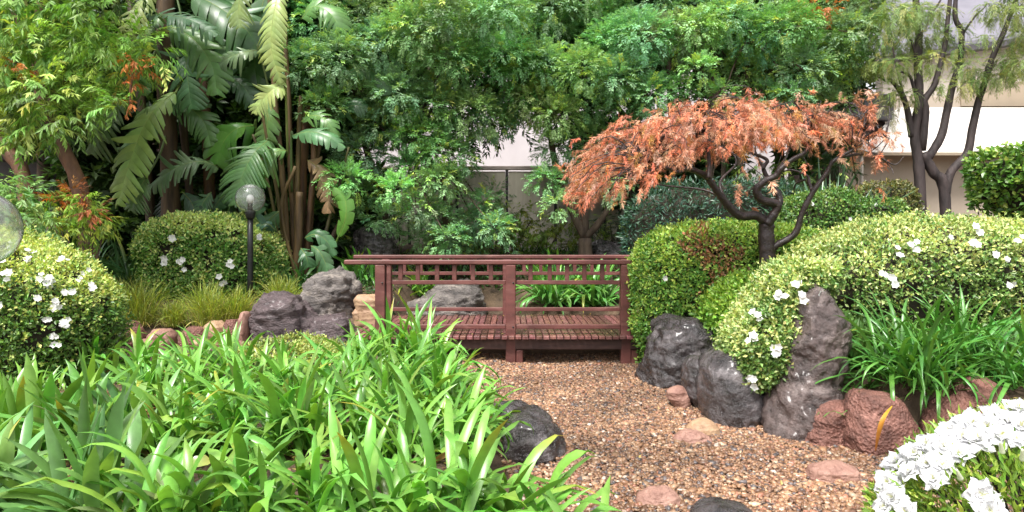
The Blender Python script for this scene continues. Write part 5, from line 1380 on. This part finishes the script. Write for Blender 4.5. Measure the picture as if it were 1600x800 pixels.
fn = thing('panel_fence', 'stained pale panel fence with a light top rail beyond the bridge', 'fence', (0, 18.2, 1.25))
Yf = 18.2
edges = [560, 640, 714, 792, 868, 945, 1022]
for a, c in zip(edges[:-1], edges[1:]):
    build('panel', box(MB(), xp(a, Yf) + .04, xp(c, Yf) - .04, Yf - .03, Yf + .03, .9, zat(268, Yf), .01), M['panel'], fn, smooth=False)
for a in edges:
    build('post', box(MB(), xp(a, Yf) - .037, xp(a, Yf) + .037, Yf - .05, Yf + .05, .9, zat(266, Yf), .01), M['greywall'], fn, smooth=False)
build('top_rail', box(MB(), xp(550, Yf), xp(1030, Yf), Yf - .07, Yf + .07, zat(265.8, Yf), zat(259.5, Yf), .015), M['railp'], fn, smooth=False)

Yg = 14.2
wl = thing('block_wall', 'grey block wall with a dark top rail behind the leaning tree', 'wall', (xp(130, Yg), Yg, 1))
build('wall', box(MB(), xp(-220, Yg), xp(420, Yg), Yg, Yg + .2, .5, zat(252, Yg), .015), M['greywall'], wl, smooth=False)
build('rail', box(MB(), xp(-220, Yg), xp(420, Yg), Yg - .05, Yg + .25, zat(252, Yg) + .003, zat(243, Yg), .015), M['barkgrey'], wl, smooth=False)
b2 = thing('brick_building', 'dark reddish brick building glimpsed behind the bird of paradise leaves', 'building', (xp(250, 19.5), 20, 1.2))
build('wall', box(MB(), -20, xp(468, 19.5), 19.5, 20, .5, 9.6, .02), M['darkwall'], b2, smooth=False)

# ------------------------------------------------------------------ fallen leaves and low undergrowth
def on_ground(n, pxr, Yr):
    Y = rng.uniform(*Yr, n); X = (rng.uniform(*pxr, n) - 800) / F * Y
    return np.stack([X, Y, gz(X, Y) + .008], -1)


mb = MB()
for n_, pxr, Yr in [(2600, (-60, 330), (3.0, 6.2)), (900, (300, 760), (3.2, 5.6)), (420, (780, 1250), (4.0, 8.2)), (500, (1320, 1620), (4.9, 6.0)), (250, (560, 760), (10.6, 12))]:
    P = on_ground(n_, pxr, Yr); P[:, 2] += rng.uniform(0, .015, n_)
    pl = np.array([(.30, .17, .08), (.22, .12, .06), (.42, .30, .12), (.45, .36, .10), (.16, .09, .05), (.36, .2, .13)])
    leaf_cards(mb, P, rvec(n_) * [1, 1, .25], rvec(n_) * .35 + [0, 0, 1], rng.uniform(.02, .05, n_), rng.uniform(.012, .022, n_), pl[rng.integers(0, 6, n_)] * rng.uniform(.7, 1.2, (n_, 1)))
nd = 70; Pd = np.stack([rng.uniform(-1.8, 1.4, nd), rng.uniform(8.2, 10.2, nd), np.full(nd, .366)], -1)
leaf_cards(mb, Pd, rvec(nd) * [1, 1, .15], rvec(nd) * .25 + [0, 0, 1], rng.uniform(.03, .06, nd), .02, pl[rng.integers(0, 6, nd)])
tag(build('leaf_litter', mb, M['maple'], smooth=False, origin=(0, 0, 0)), 'fallen brown and yellow leaves scattered over the bare soil', 'leaf litter', kind='stuff')
mb = MB()
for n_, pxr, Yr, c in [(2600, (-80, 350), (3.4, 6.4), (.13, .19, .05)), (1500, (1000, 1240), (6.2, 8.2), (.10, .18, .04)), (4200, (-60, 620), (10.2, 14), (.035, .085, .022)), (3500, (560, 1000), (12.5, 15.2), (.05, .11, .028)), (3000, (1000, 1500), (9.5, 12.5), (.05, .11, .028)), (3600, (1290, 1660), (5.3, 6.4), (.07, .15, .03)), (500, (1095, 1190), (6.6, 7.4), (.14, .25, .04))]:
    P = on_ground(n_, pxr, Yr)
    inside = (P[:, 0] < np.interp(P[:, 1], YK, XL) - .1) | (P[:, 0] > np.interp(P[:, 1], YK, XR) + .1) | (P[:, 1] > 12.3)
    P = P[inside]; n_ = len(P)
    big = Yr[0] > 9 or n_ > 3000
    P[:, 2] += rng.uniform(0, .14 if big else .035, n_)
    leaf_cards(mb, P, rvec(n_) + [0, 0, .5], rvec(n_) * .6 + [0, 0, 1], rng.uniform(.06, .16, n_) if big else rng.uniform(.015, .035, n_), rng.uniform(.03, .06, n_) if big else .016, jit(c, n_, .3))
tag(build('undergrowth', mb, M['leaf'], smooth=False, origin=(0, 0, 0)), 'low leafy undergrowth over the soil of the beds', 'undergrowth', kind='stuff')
print('faces', sum(len(m.polygons) for m in bpy.data.meshes))
